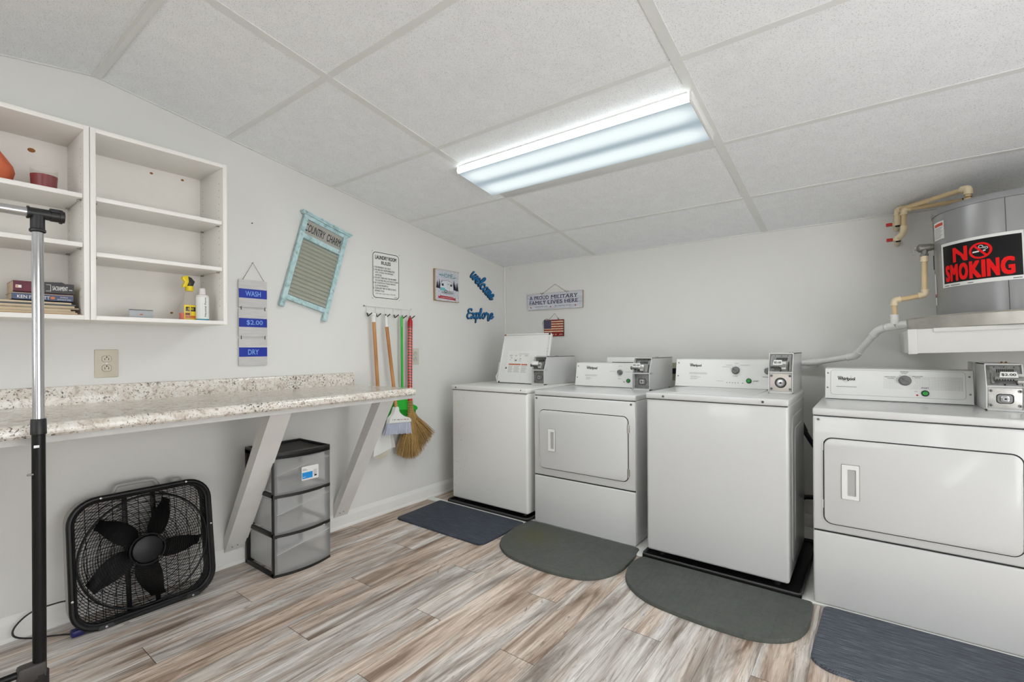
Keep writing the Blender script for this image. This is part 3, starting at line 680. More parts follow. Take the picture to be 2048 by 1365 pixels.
for i in range(11): k.add([wrapb((a, .020+i*.006+d)) for a, d in ((-.006, 0), (.008-.001*(i % 3), 0), (.008-.001*(i % 3), .0014), (-.006, .0014))], [(0, 1, 2, 3)], GREYINK, M_)
k.build('label', t)
k = MB(); k.lathe([(.0135, .122), (.0130, .140), (.0115, .150), (.001, .151)], mat('cap_white', (226, 220, 222), .4), M_, 24); k.build('cap', t)

# ================================================================== counter
t = thing('countertop', 'long speckled granite-look laminate counter on white angled braces along the left wall', 'counter', (.3, -2.6, .905))
YE = -1.612; YS = -5.0
k = MB()
top = .905; prof = [(0.002, top-.022), (0.002, top), (.565, top), (.575, top+.002), (.590, top+.001), (.600, top-.006), (.604, top-.016), (.602, top-.030), (.594, top-.038), (.582, top-.040), (.582, top-.022)]
def cs(y, dx, dz): return [(x+dx*(x > .5), y, z+dz*(x > .5)) for x, z in prof]
rings = [cs(YS, .060, -.012), cs(YE-.004, 0, 0), [(x, YE+(-.001 if 0 else 0), z) for x, z in prof]]
n = len(prof); vs = [p for r in rings for p in r]; fs = [(i*n+q, i*n+(q+1) % n, (i+1)*n+(q+1) % n, (i+1)*n+q) for i in range(2) for q in range(n)]+[tuple(range(n)), tuple(range(2*n, 3*n))[::-1]]
k.add(vs, fs, GRANITE); k.build('worktop', t)
k = MB(); R = frame((0, 0, 0), (1, 0, 0), (0, 0, 1)); k.prism([(.002, .905), (.020, .905), (.020, .972), (.016, .979), (.009, .982), (.002, .982)], -YE+.004, -YS, GRANITE, R); k.build('backsplash', t)
k = MB()
k.add([(0.002, YS, .848), (.640, YS, .832), (.590, YE-.01, .848), (.002, YE-.01, .848), (.002, YS, .883), (.640, YS, .871), (.590, YE-.01, .8825), (.002, YE-.01, .883)], [(0, 3, 2, 1), (4, 5, 6, 7), (0, 1, 5, 4), (1, 2, 6, 5), (2, 3, 7, 6), (3, 0, 4, 7)], PLY); k.build('plywood_support', t)
for y0, y1, xt in ((-2.389, -2.289, .50), (-1.760, -1.664, .475), (-3.60, -3.50, .50)):
    k = MB(); Rr = frame((0, 0, 0), (1, 0, 0), (0, 0, 1))
    k.prism([(.002, .078), (.012, .080), (xt, .832), (xt+.005, .848), (xt-.062, .848), (.002, .152)], -y1, -y0, BRACE, Rr, 0); k.build('brace', t)
    if y0 > -3:
        a = math.atan2(.752, xt-.012)
        for dd, ee in ((.03, .03), (.035, .055)): q = MB(); q.cyl((.012+dd*math.cos(a), y0+ee, .080+dd*math.sin(a)), (.012+dd*math.cos(a)+.002, y0+ee, .080+dd*math.sin(a)-.0012), .0025, INK, 8); q.build('nail', t)

# ================================================================== signs and fittings on the left wall
def outlet(M, u0, u1, v0, v1, m, label, duplex=True, plug=False, group=None):
    t = thing('wall_outlet', label, 'outlet', M @ Vector(((u0+u1)/2, v0, .003)))
    k = MB(); k.prism(rrect(u0, u1, v0, v1, .004, 3), 0, .006, m, M, .003); k.build('cover_plate', t)
    cu = (u0+u1)/2; cv = (v0+v1)/2
    for s in (-1, 1):
        k = MB(); c = cv+s*.0200
        k.prism([(cu-.0165, c-.008), (cu-.0095, c-.0145), (cu+.0095, c-.0145), (cu+.0165, c-.008), (cu+.0165, c+.008), (cu+.0095, c+.0145), (cu-.0095, c+.0145), (cu-.0165, c+.008)], .006, .0070, DARK, M)
        k.prism([(cu-.0155, c-.0075), (cu-.009, c-.0135), (cu+.009, c-.0135), (cu+.0155, c-.0075), (cu+.0155, c+.0075), (cu+.009, c+.0135), (cu-.009, c+.0135), (cu-.0155, c+.0075)], .0065, .0080, m, M)
        k.box(cu-.0075, cu-.0055, c-.006, c+.004, .0078, .0083, DARK, 0, M); k.box(cu+.0055, cu+.0075, c-.006, c+.004, .0078, .0083, DARK, 0, M); k.disc(cu, c+.008, .0028, .0078, .0083, DARK, M, 10)
        k.build('receptacle', t)
    k = MB(); k.disc(cu, cv, .003, .006, .0072, STEEL, M, 10); k.build('screw', t)
    return t
outlet(LW, -2.900, -2.818, 1.012, 1.135, BEIGE, 'beige duplex outlet on the left wall just above the counter backsplash')
outlet(LW, -1.119, -1.050, 1.016, 1.137, ALMOND, 'pale almond duplex outlet on the left wall right of the red broom handle')
OLIVE = mat('olive_box', (168, 168, 138), .5)
t = outlet(BW, 1.534, 1.618, .896, 1.024, OLIVE, 'olive duplex outlet on the back wall in the gap between the second and third machines')
k = MB(); k.box(1.545, 1.585, .945, .985, .007, .035, BLACK, .006, BW); k.tube(catmull([(1.550, .965, .03), (1.535, .965, .045), (1.528, .94, .05), (1.527, .88, .045), (1.53, .80, .04)]), .005, BLACK, 8, BW)
tag(k.build('power_plug'), 'black power plug and cord in the back wall outlet', 'plug')

# WASH / $2.00 / DRY hanging planks
t = thing('hanging_sign', 'three hanging grey planks with blue bands reading WASH, $2.00 and DRY', 'sign', (.006, -2.24, 1.047))
for (v0, v1, b0, b1, s, a0, a1) in ((1.360, 1.508, 1.410, 1.459, 'WASH', -2.280, -2.200), (1.203, 1.350, 1.254, 1.301, '$2.00', -2.275, -2.190), (1.047, 1.191, 1.094, 1.144, 'DRY', -2.268, -2.212)):
    k = MB(); k.box(-2.314, -2.166, v0, v1, .004, .012, GREYWASH, .0008, LW); k.box(-2.3135, -2.1665, b0, b1, .0118, .0124, BLUE, 0, LW); p = k.build('plank', t)
    k = MB(); k.text(s, a0, a1, (b0+b1)/2-.014, (b0+b1)/2+.014, mat('pale_blue_ink', (130, 172, 236), .6), LW, .0128, .012); k.build('lettering', p)
k = MB(); k.tube([(-2.293, 1.506, .011), (-2.238, 1.604, .006), (-2.182, 1.508, .011)], .0014, ROPE, 6, LW); k.build('cord', t)
for u in (-2.302, -2.178):
    for a, c in ((1.345, 1.364), (1.187, 1.207)): k = MB(); k.tube([(u, a, .0125), (u, c, .0125)], .002, INK, 6, LW); k.build('link', t)
k = MB(); k.cyl((-2.238, 1.604, 0), (-2.238, 1.604, .010), .003, STEEL, 10, M=LW); k.build('nail', t)
k = MB(); k.cyl((-2.239, 1.820, 0), (-2.239, 1.820, .006), .003, INK, 10, M=LW)
tag(k.build('wall_screw'), 'small dark screw head alone in the left wall between cabinet and washboard', 'screw')

# washboard
a = math.radians(-15.6); WB = LW @ Matrix.Translation((-1.800, 1.905, 0)) @ Matrix.Rotation(a, 4, 'Z')
t = thing('washboard', 'weathered aqua wooden washboard lettered COUNTRY CHARM hanging crooked', 'washboard', (.02, -1.89, 1.30))
k = MB()
for u0, u1 in ((-.151, -.123), (.123, .151)): k.box(u0, u1, -.585, -.012, .004, .028, AQUA, .002, WB)
k.box(-.126, .126, -.034, -.012, .006, .026, AQUA, .002, WB); k.box(-.126, .126, -.152, -.123, .006, .026, AQUA, .002, WB); k.box(-.126, .126, -.536, -.508, .006, .026, AQUA, .002, WB)
k.build('frame', t)
k = MB(); k.box(-.172, .172, -.004, .006, .0, .040, AQUA, .002, WB); k.prism([(-.162, -.013), (.162, -.013), (.170, -.004), (-.170, -.004)], .002, .036, AQUA, WB); k.build('top_cap', t)
k = MB(); k.box(-.124, .124, -.124, -.033, .008, .013, SIGNGREY, 0, WB); p = k.build('nameboard', t)
k = MB()
def serif(k, s, u0, u1, v0, v1, m, M, w, bold=.01):
    k.text(s, u0, u1, v0, v1, m, M, w, bold)
serif(k, 'COUNTRY', -.122, .008, -.102, -.055, INK, WB, .0135, .009); serif(k, 'CHARM', .022, .118, -.102, -.055, INK, WB, .0135, .009)
for a_, b_ in ((-.122, .008), (.022, .118)):                         # slab feet on the letters
    nl = 7 if a_ < 0 else 5
    for i in range(nl):
        for vv in (-.102, -.0575): k.box(a_+(b_-a_)*(i+.20)/nl, a_+(b_-a_)*(i+.52)/nl, vv, vv+.0025, .0134, .0138, INK, 0, WB)
k.build('lettering', p)
k = MB(); N = 15; vs = []; fs = []; S = 8
for i in range(N):                                                   # each rib: long face tilted up, short face undercut
    for f, w in ((0, .008), (.62, .0205), (.72, .0225), (.82, .021), (.93, .0095)):
        v = -.152-.356*(i+f)/N; vs += [(-.124, v, w), (.124, v, w)]
for i in range(1, len(vs)//2): fs.append((2*i-2, 2*i, 2*i+1, 2*i-1))
k.add(vs, [f[::-1] for f in fs], CORR, WB); k.box(-.124, .124, -.508, -.152, .003, .006, CORR, 0, WB); k.build('ribbed_plate', t)

# laundry room rules
t = thing('rules_sign', 'white metal sign headed LAUNDRY ROOM RULES with a black outline', 'sign', (.003, -1.344, 1.475))
k = MB(); k.prism(rrect(-1.463, -1.226, 1.474, 1.804, .012), .001, .003, PAPER, LW); k.build('plate', t)
k = MB(); A = rrect(-1.457, -1.232, 1.482, 1.796, .026, 6); B_ = rrect(-1.4525, -1.2365, 1.4865, 1.7915, .0225, 6)
vs = [(p[0], p[1], .0034) for p in A]+[(p[0], p[1], .0034) for p in B_]; n = len(A)
k.add(vs, [(i, (i+1) % n, n+(i+1) % n, n+i) for i in range(n)], INK, LW)
k.text('LAUNDRY ROOM', -1.436, -1.256, 1.747, 1.774, INK, LW, .0034, .03); k.text('RULES', -1.385, -1.306, 1.713, 1.738, INK, LW, .0034, .03)
for i, (s, u0, u1) in enumerate((('1. FOR RESIDENT USE ONLY.', -1.449, -1.305), ('2. WE ARE NOT RESPONSIBLE FOR', -1.449, -1.272), ('LOST, STOLEN, OR DAMAGED', -1.436, -1.285), ('ARTICLES.', -1.436, -1.382), ('3. DO NOT OVERLOAD THE MACHINES', -1.449, -1.258), ('AS CLOTHES WILL NOT BE AS CLEAN', -1.436, -1.243), ('4. BE COURTEOUS, PLEASE REMOVE', -1.452, -1.264), ('CLOTHES PROMPTLY.', -1.438, -1.325), ('5. CLEAN LINT TRAY AT END OF EACH', -1.452, -1.260), ('DRYING CYCLE.', -1.439, -1.360))):
    v = 1.692-i*.0178; k.text(s, u0, u1, v-.006, v+.006, INK, LW, .0034, .012)
k.text('KEEP AREA CLEAN AND LITTER FREE.', -1.432, -1.262, 1.509, 1.517, INK, LW, .0034)
k.box(-1.272, -1.248, 1.4975, 1.499, .0033, .0035, GREYINK, 0, LW); k.box(-1.278, -1.246, 1.492, 1.4945, .0033, .0035, GREYINK, 0, LW)
k.build('lettering', t)
for u, v in ((-1.457, 1.799), (-1.231, 1.799), (-1.457, 1.479), (-1.231, 1.479)):
    k = MB(); k.disc(u, v, .0032, .002, .005, STEEL, LW, 10); k.build('nail', t)

# camper sign
t = thing('camper_sign', 'square wooden picture sign with HOME above a small trailer among pine trees', 'sign', (.01, -.765, 1.506))
k = MB(); k.box(-.898, -.632, 1.507, 1.753, 0, .019, PINE, .001, LW); k.prism(rrect(-.893, -.634, 1.510, 1.750, .016), .0188, .0204, SHIPLAP, LW); k.build('board', t)
TEAL = mat('teal_print', (104, 152, 160), .6); SLATE = mat('slate_print', (52, 56, 66), .6); PGREY = mat('grey_print', (156, 160, 164), .6); CRED = mat('crimson_print', (178, 40, 52), .6); CWHITE = mat('print_white', (222, 224, 228), .6)
k = MB(); w = .0205
def P(poly, m, d=0): k.prism(poly, w, w+.0003+d, m, LW)
k.text('HOME', -.826, -.702, 1.692, 1.727, TEAL, LW, w+.0004, .02)
P([(-.858, 1.715), (-.830, 1.716), (-.832, 1.702), (-.845, 1.704)], TEAL); P([(-.698, 1.700), (-.664, 1.708), (-.676, 1.697), (-.697, 1.690)], TEAL)
def tree(cx, v0, h, wd):
    P([(cx-.002, v0-.004), (cx+.002, v0-.004), (cx+.002, v0+.01), (cx-.002, v0+.01)], SLATE)
    for j in range(4): P([(cx-wd*(1-j*.2), v0+h*j*.2), (cx+wd*(1-j*.2), v0+h*j*.2), (cx, v0+h*(j*.2+.4))], SLATE)
for cx, v0, h, wd in ((-.874, 1.606, .058, .017), (-.852, 1.604, .074, .016), (-.828, 1.610, .062, .013), (-.690, 1.606, .080, .016), (-.676, 1.602, .056, .013), (-.655, 1.598, .070, .019)): tree(cx, v0, h, wd)
P([(-.762+.072*math.cos(x), 1.575+.012*math.sin(x)) for x in [2*PI*i/20 for i in range(20)]], PGREY)
body = [(-.842, 1.590), (-.846, 1.620), (-.836, 1.650), (-.812, 1.668), (-.770, 1.672), (-.722, 1.664), (-.700, 1.645), (-.694, 1.612), (-.700, 1.588)]
P([(x*1.0+(-.77)*0, y) for x, y in body], SLATE, .0002); P([(-.77+(x+.77)*.965, 1.63+(y-1.63)*.95) for x, y in body], CWHITE, .0005)
P([(-.840, 1.592), (-.842, 1.612), (-.790, 1.612), (-.790, 1.588)], mat('aqua_print', (112, 190, 200), .6), .0007)
P([(-.828, 1.626), (-.806, 1.626), (-.806, 1.644), (-.828, 1.644)], SLATE, .0008); P([(-.734, 1.628), (-.712, 1.628), (-.712, 1.645), (-.734, 1.645)], SLATE, .0008)
for a_, c_ in ((-.769, -.766), (-.745, -.742)): P([(a_, 1.592), (c_, 1.592), (c_, 1.660), (a_, 1.660)], PGREY, .0008)
k.disc(-.755, 1.642, .006, w, w+.0011, PGREY, LW); k.disc(-.783, 1.586, .0125, w, w+.0012, SLATE, LW, 18); k.disc(-.783, 1.586, .0065, w, w+.0014, CWHITE, LW)
P([(-.870, 1.528), (-.862, 1.534), (-.870, 1.546), (-.846, 1.542), (-.846, 1.550), (-.700, 1.545), (-.700, 1.538), (-.668, 1.538), (-.676, 1.528), (-.668, 1.518), (-.694, 1.520), (-.694, 1.522), (-.846, 1.527)], CRED)
k.text('is where you park it', -.836, -.708, 1.530, 1.541, CWHITE, LW, w+.0006, 0, .003)
k.build('printed_picture', t)

# script words
def script_word(name, label, letters, M, pen, xs, ys, slant):
    t = thing(name, label, 'sign', M @ Vector((0, 0, 0)))
    for part, m, dp, ww in (('backing', BLACK, (.0, .006), pen*1.32), ('lettering', mat('script_blue', (14, 114, 178), .4), (.006, .010), pen)):
        k = MB(); off = (-.0025, -.0028) if part == 'backing' else (0, 0)
        for x0, strokes in letters:
            for st in strokes: k.ribbon([((x0+p[0]+slant*p[1])*xs+off[0], p[1]*ys+off[1]) for p in st], ww, dp[0], dp[1], m, M, 4)
        k.build(part, t)
    return t
Lw = [[(0, .95), (.02, .4), (.12, .05), (.28, .25), (.36, .9)], [(.36, .9), (.36, .4), (.46, .05), (.62, .3), (.66, .95), (.74, .75)]]
Le = [[(0, .35), (.22, .45), (.32, .75), (.18, .98), (.04, .7), (.03, .3), (.16, .03), (.36, .15), (.46, .35)]]
Ll = [[(0, .3), (.20, .9), (.26, 1.5), (.12, 1.7), (.06, 1.2), (.06, .3), (.16, .03), (.32, .3)]]
Lc = [[(.34, .78), (.20, .98), (.04, .7), (.03, .3), (.16, .03), (.36, .15), (.46, .4)]]
Lo = [[(.20, .98), (.04, .7), (.04, .3), (.18, .03), (.34, .3), (.34, .72), (.20, .98), (.36, .85), (.46, .9)]]
Lm = [[(0, .95), (.02, .03)], [(.02, .6), (.16, .95), (.24, .8), (.24, .03)], [(.24, .6), (.38, .95), (.46, .8), (.46, .2), (.54, .03), (.64, .25)]]
WM = LW @ Matrix.Translation((-.480, 1.742, .001)) @ Matrix.Rotation(math.radians(-33.5), 4, 'Z')
script_word('welcome_sign', 'blue script word welcome slanting down the left wall near the corner', [(0, Lw), (.80, Le), (1.30, Ll), (1.68, Lc), (2.18, Lo), (2.66, Lm), (3.34, Le)], WM, .0118, .0875, .066, .22)
LE = [[(.52, 1.35), (.48, 1.55), (.26, 1.6), (.10, 1.3), (.20, .95), (.36, .90), (.14, .82), (.02, .45), (.14, .05), (.40, .05), (.62, .35)]]
Lx = [[(0, .85), (.12, .9), (.26, .4), (.40, .03), (.52, .2)], [(.42, .9), (.28, .55), (.12, .1), (0, 0)]]
Lp = [[(.06, .95), (.08, .2), (.06, -.65)], [(.08, .6), (.24, .95), (.40, .75), (.40, .3), (.26, .05), (.12, .2)]]
Lr = [[(0, .6), (.08, 1.05), (.16, .85), (.34, .85), (.34, .3), (.36, -.25), (.50, -.3), (.62, .2)]]
EM = LW @ Matrix.Translation((-.523, 1.388, .001)) @ Matrix.Rotation(math.radians(2.0), 4, 'Z')
script_word('explore_sign', 'blue script word Explore level on the left wall near the corner', [(0, LE), (.58, Lx), (1.12, Lp), (1.60, [[(0, .3), (.14, .9), (.18, 1.6), (.10, 1.7), (.06, 1.2), (.06, .3), (.16, .03), (.30, .3)]]), (1.98, Lo), (2.44, Lr), (3.06, Le)], EM, .0098, .0985, .050, .10)

# ================================================================== back wall signs
t = thing('military_sign', 'long whitewashed plank sign reading A PROUD MILITARY FAMILY LIVES HERE', 'sign', (.543, -.006, 1.467))
k = MB(); k.box(.266, .815, 1.467, 1.608, .002, .016, PINE, .001, BW); k.box(.2665, .8145, 1.4675, 1.6075, .0158, .0166, SHIPLAP, 0, BW); k.build('board', t)
k = MB(); n_ = .0169
for s, u0, u1, v0, v1 in (('A', .290, .325, 1.556, 1.587), ('PROUD', .338, .490, 1.556, 1.587), ('MILITARY', .512, .770, 1.556, 1.587), ('FAMILY', .290, .460, 1.514, 1.545), ('LIVES', .478, .625, 1.514, 1.545), ('HERE', .645, .772, 1.514, 1.545)):
    k.text(s, u0, u1, v0, v1, NAVYINK, BW, n_, .018)
    L = len(s)
    for i in range(L):                                               # serifs
        for vv in (v0, v1-.003): k.box(u0+(u1-u0)*(i+.12)/L, u0+(u1-u0)*(i+.62)/L, vv, vv+.003, n_-.0002, n_+.0001, NAVYINK, 0, BW)
k.text('Honored by Love', .345, .475, 1.486, 1.500, NAVYINK, BW, n_, 0, .25); k.text('Bonded by Duty', .548, .705, 1.486, 1.500, NAVYINK, BW, n_, 0, .25)
for cu in (.303, .507, .748):
    k.prism([(cu+(.009 if i % 2 == 0 else .0038)*math.sin(2*PI*i/10), 1.490+(.009 if i % 2 == 0 else .0038)*math.cos(2*PI*i/10)) for i in range(10)], n_-.0002, n_+.0002, mat('star_red', (176, 30, 44), .6), BW)
k.build('lettering', t)
k = MB(); k.tube([(.418, 1.600, .0175), (.545, 1.681, .005), (.666, 1.604, .0175)], .0015, ROPE, 6, BW)
for u in (.418, .666): k.tube(catmull([(u-.022, 1.606, .018), (u-.008, 1.612, .020), (u, 1.604, .019), (u+.010, 1.612, .020), (u+.024, 1.602, .018)]), .0016, ROPE, 6, BW); k.tube([(u, 1.604, .018), (u+.004, 1.590, .018)], .0014, ROPE, 6, BW)
k.build('cord', t)
t = thing('flag_sign', 'small wooden plaque painted with a worn stars and stripes flag', 'sign', (.534, -.006, 1.236))
FRED = mat('flag_red', (138, 26, 24), .6, var=.08, vscale=60); FCREAM = mat('flag_cream', (222, 196, 160), .6, var=.12, vscale=70); FNAVY = mat('flag_navy', (44, 44, 84), .6)
k = MB(); k.box(.436, .632, 1.236, 1.377, .002, .014, mat('plaque_edge', (74, 34, 26), .6), .001, BW)
hs = (1.376-1.262)/9.6
for i in range(11):
    v1 = 1.376-i*.01035; k.box(.437, .631, v1-.01035, v1, .0138, .0144, FRED if i % 2 == 0 else FCREAM, 0, BW)
k.box(.437, .631, 1.237, 1.2625, .0138, .0146, FRED, 0, BW); k.box(.437, .511, 1.3, 1.376, .0142, .0148, FNAVY, 0, BW); k.build('board', t)
k = MB()
for i in range(8):
    for j in range(6): k.disc(.442+j*.0122+(.006 if i % 2 else 0), 1.305+i*.0093, .0018, .0147, .0151, FCREAM, BW, 6)
for i, u in enumerate((.520, .532, .552, .556, .592, .604, .616)): k.box(u, u+.006, 1.246, 1.256, .0145, .0149, FCREAM, 0, BW)
k.build('stars', t)
k = MB(); k.tube([(.485, 1.372, .015), (.539, 1.430, .004), (.595, 1.374, .015)], .0013, ROPE, 6, BW); k.tube(catmull([(.500, 1.370, .016), (.470, 1.384, .018), (.440, 1.374, .018), (.418, 1.342, .014)]), .0018, ROPE, 6, BW); k.tube(catmull([(.578, 1.388, .016), (.592, 1.376, .018), (.602, 1.370, .016)]), .0024, ROPE, 6, BW); k.build('cord', t)

# ================================================================== laundry machines
def coin_box(t, x0, x1, yf, yb, z0, z1, style, price='$2.00', y_off=.022, tag_u=(0, 1), face=PLATE):
    """meter case on the deck: white hood, galvanised upper slide, lower lock plate"""
    F = frame((x0, yf, z0), (1, 0, 0), (0, 0, 1)); W = x1-x0; H = z1-z0; zm = H*.52; e = .0035
    lean = 0.040 if style != 'flush' else .012
    body = thing_part = MB(); D = yb-yf
    R = frame((0, 0, 0), (0, 1, 0), (0, 0, 1))                       # (y, z) profile extruded in x
    def P(d): return [(yf+d, z0), (yf+d, z0+zm), (yf+d+lean, z1-.002*(d > 0)), (yb, z1-.002*(d > 0)), (yb, z0)]
    rec = y_off
    body.prism(P(rec), x0+e, x1-e, WHITE, R)
    for a, c in ((x0, x0+e), (x1-e, x1)): body.prism(P(0), a, c, WHITE, R)
    body.prism([(yf+lean, z1-e), (yb, z1-e), (yb, z1), (yf+lean, z1)], x0, x1, WHITE, R)
    body.prism([(yf, z0), (yf+rec+.01, z0), (yf+rec+.01, z0+.006), (yf, z0+.006)], x0, x1, WHITE, R)
    body.prism([(yf+.001, z0+zm-.002), (yf+rec+.01, z0+zm-.002), (yf+rec+.01, z0+zm+.002), (yf+.001, z0+zm+.002)], x0, x1, WHITE, R)
    cb = body.build('coin_box', t)
    # upper slide unit, on the leaning face
    up = Vector((0, lean, H-zm)).normalized()
    U = frame((x0, yf+rec, z0+zm), (1, 0, 0), up); hh = (H-zm)/up.z-.006
    k = MB(); gm = GALV if style != 'flush' else STEEL
    k.box(e+.002, W-e-.002, .004, hh-.002, 0, .003, gm, .001, U); k.prism(rrect(.014, W-.010, .010, hh-.006, .008, 3), .003, .006, gm if style != 'flush' else PLATE, U)
    for i in range(9): k.prism([(W*.30+i*W*.052, hh*.62), (W*.335+i*W*.052, hh*.62), (W*.345+i*W*.052, hh*.78), (W*.31+i*W*.052, hh*.78)], .006, .007, DARK, U)
    for i in range(3): k.disc(W*(.25+.26*i), hh*.88, .0022, .006, .0072, DARK, U, 8)
    k.box(.016, .026, hh*.08, hh*.60, .006, .014, gm, .002, U); k.box(W*.80, W*.80+.004, .006, hh*.55, .006, .010, DARK, 0, U)
    k.box(W*.48, W*.52, .002, hh*.10, .006, .008, DARK, 0, U)
    k.build('coin_slot_plate', cb)
    k = MB(); a, c = tag_u; a *= W; c *= W
    k.box(a, c, hh*.18, hh*.36, .006, .030, gm if style != 'flush' else CHROME, .002, U); k.box(c-.020, c+.002, hh*.10, hh*.50, .006, .026, PLATE, .003, U)
    for i in range(7): k.box(a+.004+i*(c-a-.03)/7, a+.008+i*(c-a-.03)/7, hh*.15, hh*.22, .0302, .031, DARK, 0, U)
    k.build('coin_slide', cb)
    k = MB(); pa, pc = a+(c-a)*.16, a+(c-a)*.80
    k.prism([(pa, hh*.30), (pc, hh*.30), (pc-.004, hh*.56), (pa+.004, hh*.56)], .029, .0305, PAPER, U)
    if price: k.text(price, pa+.006, pc-.006, hh*.355, hh*.49, INK, U, .0308, .03)
    k.build('price_tag', cb)
    # lower lock plate
    L = frame((x0, yf+rec, z0), (1, 0, 0), (0, 0, 1))
    k = MB(); k.box(e+.004, W-e-.002, .010, zm-.006, 0, .004, face, .002, L)
    for u in (.014, W-.013):
        for v in (.022, zm-.018): k.disc(u, v, .0065, .004, .0065, GALV, L, 14); k.disc(u, v, .0028, .0065, .0068, DARK, L, 8)
    k.build('lock_plate', cb)
    k = MB(); cu, cv = W*.50, zm*.50
    if style == 'round' or style == 'flush': pass
    if style == 'round':
        k.lathe([(.027, .004), (.026, .0055), (.021, .0045)], DARK, L @ T(cu, cv, 0), 28); k.disc(cu, cv, .022, .0035, .0045, GALV, L); k.lathe([(.001, .010), (.015, .0095), (.0165, .008), (.0165, .004)], CHROME, L @ T(cu, cv, 0), 24)
        k.disc(cu, cv, .005, .0095, .0105, DARK, L, 12)
    else:
        k.prism(rrect(cu-.026, cu+.026, cv-.020, cv+.020, .012, 5), .0035, .0044, DARK, L); k.prism(rrect(cu-.022, cu+.022, cv-.017, cv+.017, .010, 5), .0044, .005, GALV, L)
        k.prism(rrect(cu-.014, cu+.012, cv-.013, cv+.013, .007, 5), .005, .013, CHROME, L, .002); k.lathe([(.001, .016), (.009, .016), (.010, .013)], CHROME, L @ T(cu, cv, 0), 20); k.disc(cu, cv, .0038, .0155, .0166, DARK, L, 10)
    k.build('lock', cb)
    kx = (x0+x1)/2+.02
    for d in (0, .014): k = MB(); k.cyl((kx+d, (yf+yb)/2, z1-.001), (kx+d, (yf+yb)/2, z1+.006), .0035, STEEL if style != 'rust' else RUST, 10); k.build('bolt', cb)
    return cb

